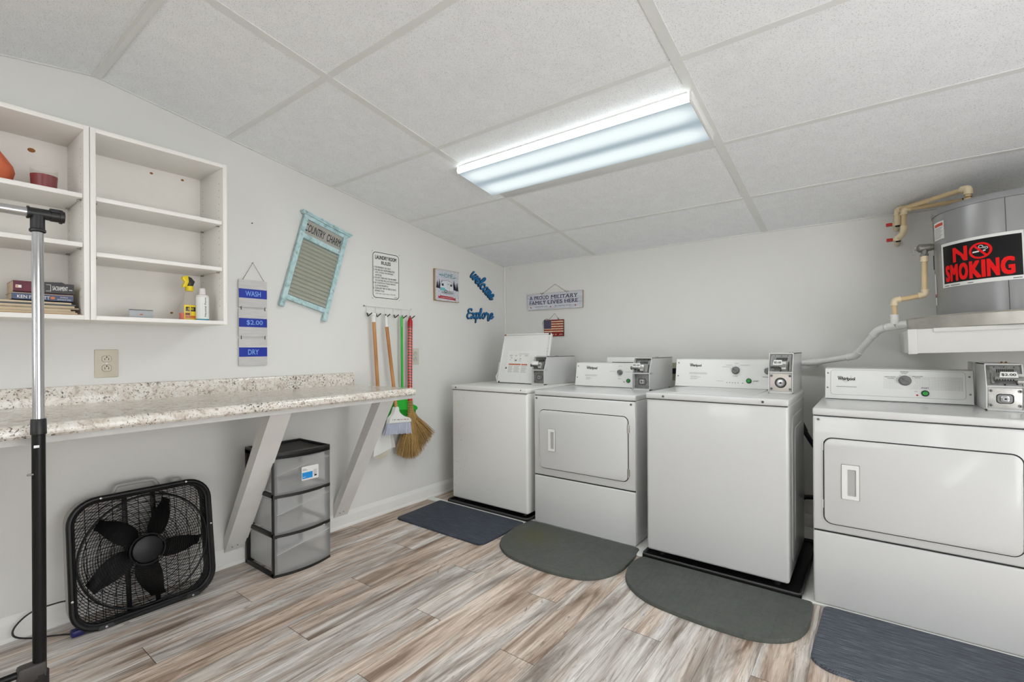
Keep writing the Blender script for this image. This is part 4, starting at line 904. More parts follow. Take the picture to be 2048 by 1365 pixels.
def machine_base(name, label, x0, x1, yf, yb, z0, z1, m, group):
    t = thing(name, label, 'washing machine' if 'washing' in name else 'dryer', (x0, yf, z0), group)
    k = MB(); k.box(x0, x1, yf+.004, yb, z0, z1-.028, m, .014, seg=4); c = k.build('cabinet', t)
    k = MB(); k.box(x0-.001, x1+.001, yf-.002, yb, z1-.032, z1, m, .007, seg=3); k.build('top_deck', t)
    k = MB(); k.box(x0+.004, x1-.004, yf+.0025, yb-.01, z1-.0350, z1-.030, DARK); k.build('deck_seam', t)
    return t, c
def console(t, x0, x1, yc, yb, z0, z1, lean, logo, texts, knobs, btn, led, dots, plate=False, screws=()):
    up = Vector((0, lean, z1-z0)).normalized(); R = frame((0, 0, 0), (0, 1, 0), (0, 0, 1))
    k = MB(); k.prism([(yc, z0), (yc+lean, z1-.003), (yc+lean+.006, z1), (yb, z1), (yb, z0)], x0, x1, PANEL, R)
    k.box(x0+.002, x1-.002, yc-.001, yb, z0-.001, z0+.0015, DARK); cn = k.build('control_console', t)
    F = frame((x0, yc, z0), (1, 0, 0), up); H = (z1-z0)/up.z; W = x1-x0
    k = MB(); u0, v0, u1, v1 = [a*b_ for a, b_ in zip(logo, (W, H, W, H))]
    k.text('Whirlpool', u0, u1, v0, v1, INK, F, .0006, .022)
    sw = [((u0+u1)/2+(u1-u0)*(.05+.22*math.cos(a_)*.9+.10*math.sin(a_)), (v0+v1)/2+(v1-v0)*(.85*math.sin(a_)+.2)) for a_ in [1.0-i*.23 for i in range(20)]]
    if plate:
        for a_, c_ in zip(sw, sw[1:]): k.tube([(a_[0], a_[1], .0008), (c_[0], c_[1], .0008)], .0005, GREYINK, 4, F)
    k.box(u0-.001, u0+(u1-u0)*.26, v1+.001, v1+.003, .0003, .0008, INK, 0, F)
    for (a, c, v, h, mm) in texts:
        if isinstance(mm, str): k.text(mm, a*W, c*W, v*H, v*H+h, INK, F, .0008, .012)
        else: k.box(a*W, c*W, v*H, v*H+h, .0003, .0007, mm, 0, F)
    for s in screws: k.disc(s[0]*W, s[1]*H, .0042, 0, .0015, GALV, F, 12)
    if plate:
        A = rrect(.04*W, .955*W, .14*H, .95*H, .014, 4); Bq = rrect(.04*W+.001, .955*W-.001, .14*H+.001, .95*H-.001, .013, 4); n = len(A)
        k.add([(p[0], p[1], .0006) for p in A]+[(p[0], p[1], .0006) for p in Bq], [(i, (i+1) % n, n+(i+1) % n, n+i) for i in range(n)], GREYINK, F)
        vs = []; fs = []
        for i in range(64):
            for j in range(16):
                uu = (.43+.0080*i)*W; vv = (.40+.025*j)*H; r = .00055+.00035*(i/64)
                if (uu-.58*W)**2+(vv-.60*H)**2 < .0011: continue
                b_ = len(vs); vs += [(uu-r, vv-r, .0004), (uu+r, vv-r, .0004), (uu+r, vv+r, .0004), (uu-r, vv+r, .0004)]; fs.append((b_, b_+1, b_+2, b_+3))
        k.add(vs, fs, GREYINK, F)
    k.build('panel_print', cn)
    for (u, v, r) in knobs:
        c = (u*W, v*H); k = MB(); k.lathe([(r*1.16, 0), (r*1.14, .002), (r, .003), (r*.98, .016), (r*.9, .019), (.001, .019)], KNOB, F @ T(c[0], c[1], 0), 28)
        k.box(c[0]-r*.16, c[0]+r*.16, c[1]-r*.92, c[1]+r*.92, .018, .024, KNOB, .002, F @ T(c[0], c[1], 0) @ Matrix.Rotation(1.05, 4, 'Z') @ T(-c[0], -c[1], 0)); k.box(c[0]-.001, c[0]+.001, c[1]+r*.2, c[1]+r*.7, .024, .0245, INK, 0, F @ T(c[0], c[1], 0) @ Matrix.Rotation(1.05, 4, 'Z') @ T(-c[0], -c[1], 0)); k.build('knob', cn)
        k = MB()
        for a_ in (.35, .9, 1.57, 2.2, 2.8): k.disc(c[0]+r*1.45*math.cos(a_), c[1]+r*1.45*math.sin(a_), .0011, .0003, .0008, INK, F, 8)
        k.build('dial_marks', cn)
    u, v, r = btn; k = MB(); k.lathe([(r, 0), (r*.96, .005), (r*.72, .006), (r*.70, .003)], BLACK, F @ T(u*W, v*H, 0), 26); bt = k.build('button_bezel', cn)
    k = MB(); k.lathe([(r*.72, .002), (r*.66, .0065), (.001, .008)], GREEN, F @ T(u*W, v*H, 0), 22); k.build('start_button', bt)
    if led: k = MB(); k.disc(led[0]*W, led[1]*H, led[2], 0, .0018, mat('led_red', (176, 44, 30), .4), F, 12); k.build('indicator_light', cn)
    if dots:
        k = MB()
        for uu in dots[0]: k.prism(rrect(uu*W-.0034, uu*W+.0034, dots[1]*H-.0013, dots[1]*H+.0013, .0012, 2), 0, .001, INK, F)
        k.disc(dots[2]*W, dots[1]*H-.001, .0026, 0, .001, INK, F, 10); k.build('status_lights', cn)
    return cn, F, W, H
def dryer(label, x0, x1, yf, yb, z0, z1, seam, door, handle, hinges, lhinges, screws, group):
    t, c = machine_base('tumble_dryer', label, x0, x1, yf, yb, z0, z1, WHITE, group)
    F = frame((0, yf, 0), (1, 0, 0), (0, 0, 1))
    k = MB(); k.box(x0, x1, -.010, .008, 0, 1, WHITE); k = MB()
    k.box(x0+.0005, x1-.0005, z0+.002, seam-.003, -.012, .005, WHITE, .008, F, 3); k.build('lower_front_panel', t)
    k = MB(); k.box(x0+.0005, x1-.0005, seam+.003, z1-.036, -.012, .005, WHITE, .008, F, 3); k.build('upper_front_panel', t)
    k = MB(); k.box(x0+.004, x1-.004, seam-.004, seam+.004, -.010, -.002, DARK, 0, F); k.build('panel_seam', t)
    for u in screws: k = MB(); k.disc(u[0], u[1], .0065, .004, .0075, STEEL, F, 14); k.disc(u[0], u[1], .003, .0075, .0085, DARK, F, 8); k.build('screw', t)
    a, c2, v0, v1 = door
    k = MB(); k.prism(rrect(a, c2, v0, v1, .034, 7), .003, .0062, DARK, F); g = k.build('door_gasket', t)
    k = MB(); k.prism(rrect(a+.0042, c2-.0042, v0+.0042, v1-.0042, .031, 7), .004, .016, WHITE, F, .005); d = k.build('door', t)
    ha, hb, hc, hd = handle
    k = MB()
    def ring(A, Bq, w0, w1, m):
        n = len(A); k.add([(p[0], p[1], w0) for p in A]+[(p[0], p[1], w1) for p in Bq], [(i, (i+1) % n, n+(i+1) % n, n+i) for i in range(n)], m, F)
    ring(rrect(ha, hb, hc, hd, .003, 2), rrect(ha+.002, hb-.002, hc+.002, hd-.002, .003, 2), .016, .0205, GREYINK)
    ia, ib, ic, id_ = ha+.34*(hb-ha), hb-.20*(hb-ha), hc+.12*(hd-hc), hd-.14*(hd-hc)
    ring(rrect(ha+.002, hb-.002, hc+.002, hd-.002, .003, 2), rrect(ia, ib, ic, id_, .002, 2), .0205, .0205, PANEL)
    ring(rrect(ia, ib, ic, id_, .002, 2), rrect(ia+.003, ib-.001, ic+.002, id_-.004, .002, 2), .0205, .0165, mat('handle_recess', (176, 175, 171), .5))
    k.prism(rrect(ia+.001, ib-.001, ic+.001, id_-.001, .002, 2), .0160, .0168, mat('handle_recess', (204, 203, 199), .5), F)
    k.build('door_handle', d)
    for v in hinges:
        k = MB(); k.cyl((c2-.001, v-.024, .012), (c2-.001, v+.024, .012), .0055, GALV if hinges[0] > .68 else STEEL, 10, M=F)
        k.cyl((c2-.001, v-.003, .012), (c2-.001, v+.003, .012), .0062, STEEL, 10, M=F); k.box(c2, c2+.007, v-.02, v+.02, .003, .007, STEEL, .001, F); k.build('hinge', d)
    for v in lhinges:
        k = MB(); k.box(a-.003, a+.0015, v-.018, v+.018, .004, .0085, WHITE2, .001, F); k.build('hinge_cover', t)
    return t
G = 'coin laundry machines along the back wall'
B_ = GREYINK
# --- first washer (open lid)
t, c = machine_base('washing_machine', 'worn coin washing machine in the corner with its lid standing open', .214, .892, -.920, -.27, .040, .866, WORN, 'coin washing machines')
k = MB(); F = frame((0, -.922, 0), (1, 0, 0), (0, 0, 1))
k.disc(.258, .850, .0065, 0, .003, STEEL, F, 14); k.disc(.258, .850, .003, .003, .0038, DARK, F, 8); k.build('screw', t)
k = MB(); k.disc(.845, .856, .004, 0, .001, DARK, F, 8); k.build('screw_hole', t)
k = MB(); k.prism([(-.42, .866), (-.395, 1.02), (-.29, 1.03), (-.27, .866)], .24, .69, WORN, frame((0, 0, 0), (0, 1, 0), (0, 0, 1))); k.build('control_console', t)
LID = frame((.352, -.552, .868), (1, 0, 0), (0, .105, .38))
k = MB(); Wd, Hd = .440, .392
k.prism([(0, 0), (.330, 0), (.330, .215), (Wd, .215), (Wd, Hd-.01), (Wd-.012, Hd), (.012, Hd), (0, Hd-.01)], -.012, 0, LIDW, LID)
for a, c_, d, e in ((0, .010, 0, Hd), (Wd-.010, Wd, .215, Hd), (0, Wd, Hd-.010, Hd)): k.box(a, c_, d, e, -.002, .010, LIDW, .003, LID)
k.box(0, .330, -.004, .003, -.012, .002, DARK, 0, LID); lid = k.build('lid', t)
k = MB(); k.box(.004, .020, Hd-.016, Hd-.004, .010, .012, RUST, 0, LID); k.box(Wd-.020, Wd-.006, Hd-.014, Hd-.003, .010, .012, DARK, 0, LID); k.box(.0, .020, .0, .012, .002, .004, DARK, 0, LID)
for v in (.25, .228, .275): k.disc(Wd-.018, v, .0025, 0, .0012, GALV, LID, 8)
k.build('rust_marks', lid)
k = MB(); k.prism([(-.030, .055), (-.034, .050), (-.012, .006), (-.006, .008), (-.020, .050), (.0, .120), (-.004, .124)], -.020, -.006, WHITE2, LID); k.build('hinge_arm', t)
k = MB(); k.prism([(.060, .150), (.330, .150), (.330, .255), (.315, .255), (.060, .255)], 0, .0006, PAPER, LID)
k.box(.060, .330, .080, .150, 0, .0006, PAPER, 0, LID)
k.text('Washer Operating Instructions', .165, .262, .229, .234, INK, LID, .0009, .01)
k.box(.082, .198, .143, .152, .0006, .0009, mat('warning_orange', (186, 84, 34), .5), 0, LID); k.box(.204, .258, .142, .151, .0006, .0009, mat('warning_orange', (186, 84, 34), .5), 0, LID)
k.prism([(.052, .112), (.072, .112), (.062, .128)], .0006, .0010, INK, LID)
k.box(.050, .0505, .080, .158, .0006, .0009, GREYINK, 0, LID); k.box(.050, .080, .1575, .158, .0006, .0009, GREYINK, 0, LID)
for i in range(11):
    v = .137-i*.0052
    for (a, c_) in ((.082, .133), (.136, .198), (.204, .262)): k.box(a, c_-(i*7 % 5)*.004, v-.0008, v+.0008, .0006, .0009, B_, 0, LID)
for i, (a, c_) in enumerate(((.080, .112), (.132, .155), (.175, .192), (.222, .258))):
    for j in range(3): k.box(a, c_-j*.003, .221-j*.0045, .2224-j*.0045, .0006, .0009, B_, 0, LID)
for (a, c_, d, e) in ((.082, .100, .182, .1835), (.092, .108, .198, .2005), (.134, .155, .172, .1735), (.134, .1352, .172, .196), (.154, .1552, .172, .196), (.138, .151, .176, .184), (.178, .1792, .176, .200), (.178, .198, .176, .1772), (.184, .194, .190, .194)): k.box(a, c_, d, e, .0006, .0009, INK, 0, LID)
k.build('instruction_label', lid)
coin_box(t, .690, .802, -.575, -.13, .867, 1.072, 'recess', None, .030, (-.16, .62), GALV)
def feet(t, x0, x1, yf, yb, z0, z1):
    for x in (x0+.06, x1-.06):
        for y in (yf+.06, yb-.06): k = MB(); k.cyl((x, y, z0), (x, y, z1), .020, BLACK, 14); k.build('foot', t)
feet(t, .214, .892, -.920, -.27, .0136, .042)
# --- first dryer
t = dryer('narrow white coin dryer right of the open washer with a grey half-round mat before it', .940, 1.628, -.900, -.23, .008, .862, .318, (.982, 1.588, .366, .742), (1.054, 1.108, .482, .625), (.672, .421), (.70, .42), ((.961, .812), (1.603, .811)), 'coin dryers')
console(t, .972, 1.472, -.425, -.27, .863, 1.027, .030, (.215-.05, .69, .215+.12, .84), [(.15, .345, .47, .0016, B_), (.15, .33, .435, .0012, B_), (.17, .24, .36, .0012, B_), (.17, .26, .325, .0012, B_), (.17, .23, .29, .0012, B_), (.53, .62, .655, .0014, B_), (.76, .85, .645, .0014, B_), (.655, .715, .87, .0014, B_), (.66, .71, .35, .0014, B_)], [(.685, .62, .0165)], (.812, .285, .0142), (.752, .235, .0035), None, False, ((.028, .85), (.028, .36)))
k = MB(); k.box(1.150, 1.372, -.265, -.235, .95, 1.066, WHITE2, .002); k.box(1.190, 1.372, -.268, -.264, 1.022, 1.031, DARK); k.build('rear_cover', t)
coin_box(t, 1.464, 1.580, -.560, -.13, .863, 1.068, 'recess', '$2.00', .030, (-.14, .58), GALV)
# --- second washer
t, c = machine_base('washing_machine', 'closed white coin washing machine standing in a black drip pan beside the wide dryer', 1.714, 2.385, -.965, -.33, .042, .890, WHITE, 'coin washing machines')
k = MB(); F = frame((0, -.967, 0), (1, 0, 0), (0, 0, 1))
for u in (1.808, 2.280): k = MB(); k.disc(u, .874, .0062, 0, .003, GALV, F, 14); k.disc(u, .874, .003, .003, .0038, DARK, F, 8); k.build('screw', t)
k = MB(); SF = frame((2.386, 0, 0), (0, 1, 0), (0, 0, 1))
for wd, w0, w1 in ((0, -.002, .004),):
    k.prism(rrect(-.86, -.42, .10, .80, .05, 6), -.004, .004, WHITE, SF, .004); k.prism(rrect(-.80, -.48, .18, .74, .04, 6), .003, .008, WHITE, SF, .004)
k.build('side_panel', t)
k = MB(); k.prism(rrect(1.775, 2.225, -.90, -.455, .03, 6), .8895, .8925, WHITE, None, .002); k.build('lid', t)
console(t, 1.700, 2.250, -.440, -.28, .891, 1.060, .034, (.165-.012, .70, .165+.115, .82), [(.15, .34, .50, .0016, B_), (.15, .345, .465, .0014, B_), (.165, .235, .385, .0012, B_), (.165, .28, .35, .0012, B_), (.165, .25, .31, .0012, B_), (.165, .235, .275, .0012, B_), (.50, .58, .735, .0014, B_), (.535, .60, .80, .0014, B_), (.62, .66, .86, .0014, B_), (.67, .77, .80, .0014, B_), (.445, .52, .23, .0012, B_), (.612, .655, .41, .0038, 'CYCLE'), (.893, .992, .405, .0042, 'TEMPERATURE'), (.81, .862, .25, .0066, 'START')], [(.635, .62, .0200), (.942, .62, .0165)], (.767, .27, .0148), None, ([.552, .58, .607, .635, .663], .19, .708), False, ((.028, .86), (.028, .38)))
coin_box(t, 2.254, 2.366, -.640, -.24, .891, 1.100, 'round', '$2.00', .010, (.10, .72), mat('cream_plate', (208, 200, 192), .4, .2))
feet(t, 1.714, 2.385, -.965, -.33, .0136, .044)
# --- second dryer
t = dryer('large white coin dryer nearest the camera with a slate woven mat before it', 2.480, 3.185, -.985, -.30, .009, .864, .330, (2.518, 3.124, .366, .740), (2.583, 2.647, .485, .634), (.665, .415), (.70, .45), ((2.501, .815), (3.160, .815)), 'coin dryers')
console(t, 2.496, 3.056, -.500, -.34, .865, 1.020, .030, (.095, .58, .225, .72), [(.085, .235, .40, .0016, INK), (.435, .512, .745, .0044, 'HEAVY DUTY'), (.455, .50, .71, .0014, INK), (.543, .598, .905, .0046, 'NORMAL'), (.55, .59, .875, .0014, INK), (.622, .690, .775, .0044, 'DELICATES'), (.64, .675, .745, .0014, INK), (.635, .655, .325, .0012, INK)], [(.573, .655, .0215)], (.704, .285, .0148), (.652, .22, .0040), None, True, ((.020, .84), (.018, .36), (.978, .81), (.980, .30)))
F2 = frame((2.496, -.5, .865), (1, 0, 0), (0, .03, .155)); k = MB(); k.text('START', .380, .408, .067, .0735, INK, F2, .0008, .02); k.build('lettering', t)
k = MB(); k.box(3.0575, 3.068, -.46, -.31, .865, 1.058, WHITE, .002); k.build('meter_case_side', t)
coin_box(t, 3.066, 3.178, -.700, -.31, .865, 1.057, 'rust', '$2.00', .008, (.22, .98), PLATE)

# drip pans
def pan(x0, x1, y0, y1, h, label):
    k = MB(); w = .010
    k.box(x0, x1, y0, y1, .0105, .0135, BLACK)
    for a, c_, d, e in ((x0, x1, y0, y0+w), (x0, x1, y1-w, y1), (x0, x0+w, y0, y1), (x1-w, x1, y0, y1)): k.box(a, c_, d, e, .0105, h, BLACK, .003)
    A = [(x0-.004, y0-.004), (x1+.004, y0-.004), (x1+.004, y1+.004), (x0-.004, y1+.004)]
    k.tube([(x, y, h) for x, y in ((x0+.02, y0), (x1-.02, y0), (x1-.006, y0+.006), (x1, y0+.02), (x1, y1-.02), (x1-.006, y1-.006), (x1-.02, y1), (x0+.02, y1), (x0+.006, y1-.006), (x0, y1-.02), (x0, y0+.02), (x0+.006, y0+.006))], .005, mat('pan_rim', (58, 58, 57), .5), 8, closed=True)
    return tag(k.build('drip_pan'), label, 'tray', 'drip pans under the washers')
pan(.196, .912, -.950, -.24, .026, 'low black drip pan under the worn washer in the corner')
pan(1.702, 2.436, -.998, -.26, .028, 'low black drip pan under the closed washer beside the wide dryer')
# hoses between the second washer and the wide dryer
for nm, pts, lab in (('drain_hose', [(2.360, -.26, .70), (2.385, -.27, .645), (2.42, -.28, .585), (2.47, -.27, .50)], 'black hose slanting down in the gap between the closed washer and wide dryer'), ('supply_hose', [(2.345, -.25, .262), (2.38, -.25, .266), (2.43, -.25, .272), (2.50, -.25, .27)], 'short black hose running level low in the gap beside the closed washer')):
    k = MB(); k.tube(catmull(pts), .013, BLACK, 10); k.cyl(pts[0], pts[1], .016, BLACK, 12); tag(k.build(nm), lab, 'hose')

# mats
def mat_piece(name, poly, h, m, label, group, bev=.006):
    P = catmull([Vector((p[0], p[1])) for p in poly+[poly[0], poly[1], poly[2]]], 4) if False else [Vector(p) for p in poly]
    k = MB(); k.prism([tuple(p) for p in P], .0005, h, m, None, bev); return tag(k.build(name), label, 'mat', group)
def round_poly(pts, rs, n=6):
    out = []; N = len(pts)
    for i in range(N):
        p = Vector(pts[i]); a = Vector(pts[i-1]); c_ = Vector(pts[(i+1) % N]); r = rs[i] if isinstance(rs, (list, tuple)) else rs
        d1 = (a-p); d2 = (c_-p); r = min(r, d1.length*.48, d2.length*.48); s0 = p+d1.normalized()*r; s1 = p+d2.normalized()*r
        for q in range(n+1):
            u = q/n; out.append(tuple(s0*(1-u)**2+p*2*u*(1-u)+s1*u*u))
    return out
ob_ = mat_piece('woven_mat', round_poly([(.905, -.962), (.128, -.962), (.160, -1.398), (.905, -1.398)], [.03, .03, .03, .05]), .012, NAVYMAT, 'navy blue woven rectangular mat in front of the worn corner washer', 'anti-fatigue mats')
mat_piece('woven_mat', round_poly([(3.30, -.9985), (2.520, -.9985), (2.505, -1.440), (2.56, -1.482), (3.30, -1.482)], [.02, .03, .06, .04, .02]), .014, SLATEMAT, 'slate blue woven mat before the wide dryer at bottom right', 'anti-fatigue mats')
mat_piece('rubber_mat', round_poly([(1.655, -.914), (.915, -.914), (.900, -1.06), (.945, -1.30), (1.10, -1.425), (1.40, -1.452), (1.60, -1.405), (1.682, -1.25), (1.676, -1.05)], [.02, .02, .10, .12, .14, .16, .12, .10, .03]), .018, m_rubber('rubber_stained', (-.20, .06, 0)), 'grey half-round rubber mat with a yellowish stain before the narrow dryer', 'anti-fatigue mats', .010)
mat_piece('rubber_mat', round_poly([(2.476, -1.005), (1.705, -1.005), (1.680, -1.12), (1.725, -1.30), (1.87, -1.425), (2.10, -1.455), (2.32, -1.452), (2.44, -1.38), (2.486, -1.25), (2.484, -1.03)], [.02, .02, .10, .12, .14, .10, .10, .10, .10, .02]), .020, m_rubber('rubber_plain', None), 'plain grey rubber half-round mat with hexagon texture before the closed washer', 'anti-fatigue mats', .010)

# ================================================================== box fan leaning on the wall
fb = Vector((.198, -2.757, .004)); ft = Vector((.118, -2.742, .520))
FV = (ft-fb); FF = frame(fb, (0, 1, 0), FV)                          # u right, v up the face, w out towards the room
FH = .522; FW = .256
t = thing('box_fan', 'black square box fan with grey shell and five blades leaning on the left wall', 'fan', (.16, -2.755, 0))
def outline(d, r=.095, n=8): return rrect(-FW+d, FW-d, d, FH-d, r-d*.6, n)
k = MB(); A = outline(.004); B1 = outline(.012); n = len(A); D0, D1 = -.100, -.004
vs = [(p[0], p[1], D0) for p in A]+[(p[0], p[1], D1) for p in A]+[(p[0], p[1], D1) for p in B1]+[(p[0], p[1], D0) for p in B1]
fs = []
for i in range(n):
    j = (i+1) % n
    for q in range(4): r_ = (q+1) % 4; fs.append((q*n+i, r_*n+i, r_*n+j, q*n+j))
k.add(vs, fs, GREYSHELL, FF); sh = k.build('shell', t)
k = MB(); k.tube([(p[0], p[1], 0) for p in outline(.006)], .0105, BLACKM, 10, FF, closed=True)
k.tube([(p[0], p[1], -.006) for p in outline(.014)], .010, BLACKM, 8, FF, closed=True)
vs = [(p[0], p[1], -.010) for p in outline(.002)]+[(p[0], p[1], 0) for p in outline(.002)]; k.add(vs, [(i, (i+1) % n, n+(i+1) % n, n+i) for i in range(n)], BLACKM, FF)
k.add([(p[0], p[1], -.095) for p in outline(.013)]+[(p[0], p[1], 0) for p in outline(.013)], [(i, (i+1) % n, n+(i+1) % n, n+i) for i in range(n)], BLACKM, FF)
k.build('front_rim', t)
cx, cy = 0.0, FH/2
def inside(x, y, d=.010, r=.09):
    ax = abs(x); ay = abs(y-cy); hx = FW-d; hy = FH/2-d
    if ax > hx or ay > hy: return False
    if ax > hx-r and ay > hy-r: return (ax-(hx-r))**2+(ay-(hy-r))**2 <= r*r
    return True
def dish(r): return -.002+.010*max(0, 1-(r/.24)**2)
k = MB()
def wires(paths, rad):
    for p in paths:
        if len(p) > 1: k.tube(p, rad, BLACKM, 4, FF, caps=False)
R0 = .066
for q in range(33):
    r = R0+q*.0084; seg = []
    N = 72
    for i in range(N+1):
        a = 2*PI*i/N; x, y = r*math.cos(a), cy+r*math.sin(a)
        if inside(x, y): seg.append((x, y, dish(r)))
        else: wires([seg], .0011); seg = []
    wires([seg], .0011)
for i in range(44):
    a0 = 2*PI*i/44; seg = []; r = R0
    while r < .36:
        a = a0+.55*(r-R0)/.2; x, y = r*math.cos(a), cy+r*math.sin(a)
        if not inside(x, y): break
        seg.append((x, y, dish(r)-.002)); r += .012
    wires([seg], .0010)
k.tube([(.232*math.cos(2*PI*i/64), cy+.232*math.sin(2*PI*i/64), .0) for i in range(64)], .0042, BLACKM, 8, FF, closed=True)
k.tube([(.064*math.cos(2*PI*i/40), cy+.064*math.sin(2*PI*i/40), .007) for i in range(40)], .0040, BLACKM, 8, FF, closed=True)
k.build('front_grille', t)
k = MB(); k.lathe([(.001, .013), (.042, .012), (.054, .009), (.058, .004), (.058, .0)], BLACKM, FF @ T(0, cy, 0), 36); k.build('badge', t)
k = MB()
for i in range(38):
    y = .02+i*.0132; xs = [x/100 for x in range(-25, 26) if inside(x/100, y)]
    if xs: k.tube([(xs[0], y, -.094), (xs[-1], y, -.094)], .0011, BLACKM, 4, FF, caps=False)
for i in range(11):
    x = -.23+i*.046; ys = [y/100 for y in range(1, 52) if inside(x, y/100)]
    k.tube([(x, ys[0], -.092), (x, ys[-1], -.092)], .0013, BLACKM, 4, FF, caps=False)
for i in range(5): k.tube([((.06+.045*i)*math.cos(2*PI*j/40), cy+(.06+.045*i)*math.sin(2*PI*j/40), -.091) for j in range(40)], .0013, BLACKM, 4, FF, closed=True)
k.build('rear_grille', t)
k = MB()
for x in (-.052, .052): k.box(x-.009, x+.009, .012, FH-.012, -.088, -.078, BLACKM, .002, FF)
k.cyl((0, cy, -.088), (0, cy, -.045), .048, BLACK, 28, M=FF); k.build('motor_bracket', t)
imp = MB(); imp.lathe([(.001, -.014), (.040, -.014), (.046, -.020), (.046, -.045), (.001, -.045)], BLACK, FF @ T(0, cy, 0), 32); im = imp.build('impeller_hub', t)
for q in range(5):
    a0 = math.radians(-17+72*q); k = MB(); vs = []; fs = []; NR, NA = 10, 6
    for s_, off in ((0, .0012), (1, -.0012)):
        for i in range(NR+1):
            f = i/NR; r = .040+f*.176; wd = (.36+.62*math.sin(PI*min(1, f*1.02)**.8)*.55)*(1-.35*f*f*f) if f < 1 else .30; wd *= (.10/max(r, .08))*1.05+.22
            for j in range(NA+1):
                g = j/NA-.5; a = a0+g*wd*1.0+.18*f; w = -.038+g*.036+off
                vs.append((r*math.cos(a), cy+r*math.sin(a), w))
    m_ = (NR+1)*(NA+1)
    for i in range(NR):
        for j in range(NA):
            a_ = i*(NA+1)+j; fs.append((a_, a_+NA+1, a_+NA+2, a_+1)); fs.append((m_+a_, m_+a_+1, m_+a_+NA+2, m_+a_+NA+1))
    k.add(vs, fs, BLACKM, FF); k.build('blade', im)
k = MB(); hp = [(-.098, FH-.002), (-.090, FH+.020), (-.070, FH+.030), (.030, FH+.030), (.052, FH+.022), (.066, FH-.002)]
k.tube(catmull([(x, y, -.050) for x, y in hp], 4), .0085, GREYSHELL, 10, FF); k.build('carry_handle', t)
k = MB(); KM = FF @ T(.135, FH, -.050) @ Matrix.Rotation(-PI/2, 4, 'X'); k.lathe([(.024, -.004), (.024, .006), (.021, .016), (.014, .020), (.001, .021)], GREYSHELL, KM, 24); k.build('speed_knob', t)
for u in (-.150, .158):
    k = MB(); k.prism([(u-.028, -.002), (u+.028, -.002), (u+.020, .014), (u-.020, .014)], -.075, .010, BLACK, FF); k.build('foot', t)
for u, v in ((-.150, .004), (.158, .004), (-.150, FH-.006), (.158, FH-.006), (-FW+.006, .14), (FW-.006, .30)): k = MB(); k.lathe([(.0045, .009), (.004, .012), (.001, .0125)], STEEL, FF @ T(u, v, 0), 10); k.build('rivet', t)
k = MB(); k.tube(catmull([(.09, -3.000, .118), (.06, -3.03, .112), (.04, -3.10, .100), (.035, -3.145, .062), (.045, -3.150, .03), (.07, -3.11, .012), (.12, -3.04, .008), (.165, -2.995, .008)]), .0032, BLACK, 8); k.build('power_cord', t)
k = MB(); k.box(.150, .185, -3.010, -2.968, .0008, .026, mat('navy_plastic', (24, 26, 92), .4), .006)
tag(k.build('plug_adapter'), 'small navy blue plug block on the floor at the fan corner', 'plug')

# ================================================================== drawer tower
t = thing('drawer_tower', 'black framed plastic tower with three frosted clear drawers under the counter', 'drawers', (.18, -2.14, 0))
X0, X1, Y0, Y1, ZT = .028, .330, -2.294, -1.985, .615
def bow(y): return .030*(1-((y-(Y0+Y1)/2)/((Y1-Y0)/2))**2)
def bowstrip(mb, z0, z1, xb, m, extra=0.0, ya=Y0, yb=Y1, n=14):
    pts = [(X1+extra+bow(ya+(yb-ya)*i/n), ya+(yb-ya)*i/n) for i in range(n+1)]
    mb.prism(pts+[(xb, yb), (xb, ya)], z0, z1, m)
k = MB(); p_ = .020
for x in (X0, X1-p_):
    for y in (Y0, Y1-p_): k.box(x, x+p_, y, y+p_, 0, ZT-.01, BLACK, .002)
for z in (.0, .196, .392):
    k.box(X0, X1, Y0, Y0+.012, z, z+.022, BLACK, .002); k.box(X0, X1, Y1-.012, Y1, z, z+.022, BLACK, .002); k.box(X0, X0+.012, Y0, Y1, z, z+.022, BLACK, .002)
    bowstrip(k, z+.000, z+.016, X1-.02, BLACK)
k.build('frame', t)
k = MB(); bowstrip(k, ZT-.030, ZT-.012, X0, mat('tray_black', (40, 36, 34), .6, bump=.3, bscale=500))
for a, c_, d, e in ((X0, X1, Y0, Y0+.010), (X0, X1, Y1-.010, Y1), (X0, X0+.010, Y0, Y1)): k.box(a, c_, d, e, ZT-.034, ZT, BLACK, .002)
bowstrip(k, ZT-.034, ZT, X1-.004, BLACK); k.build('top_tray', t)
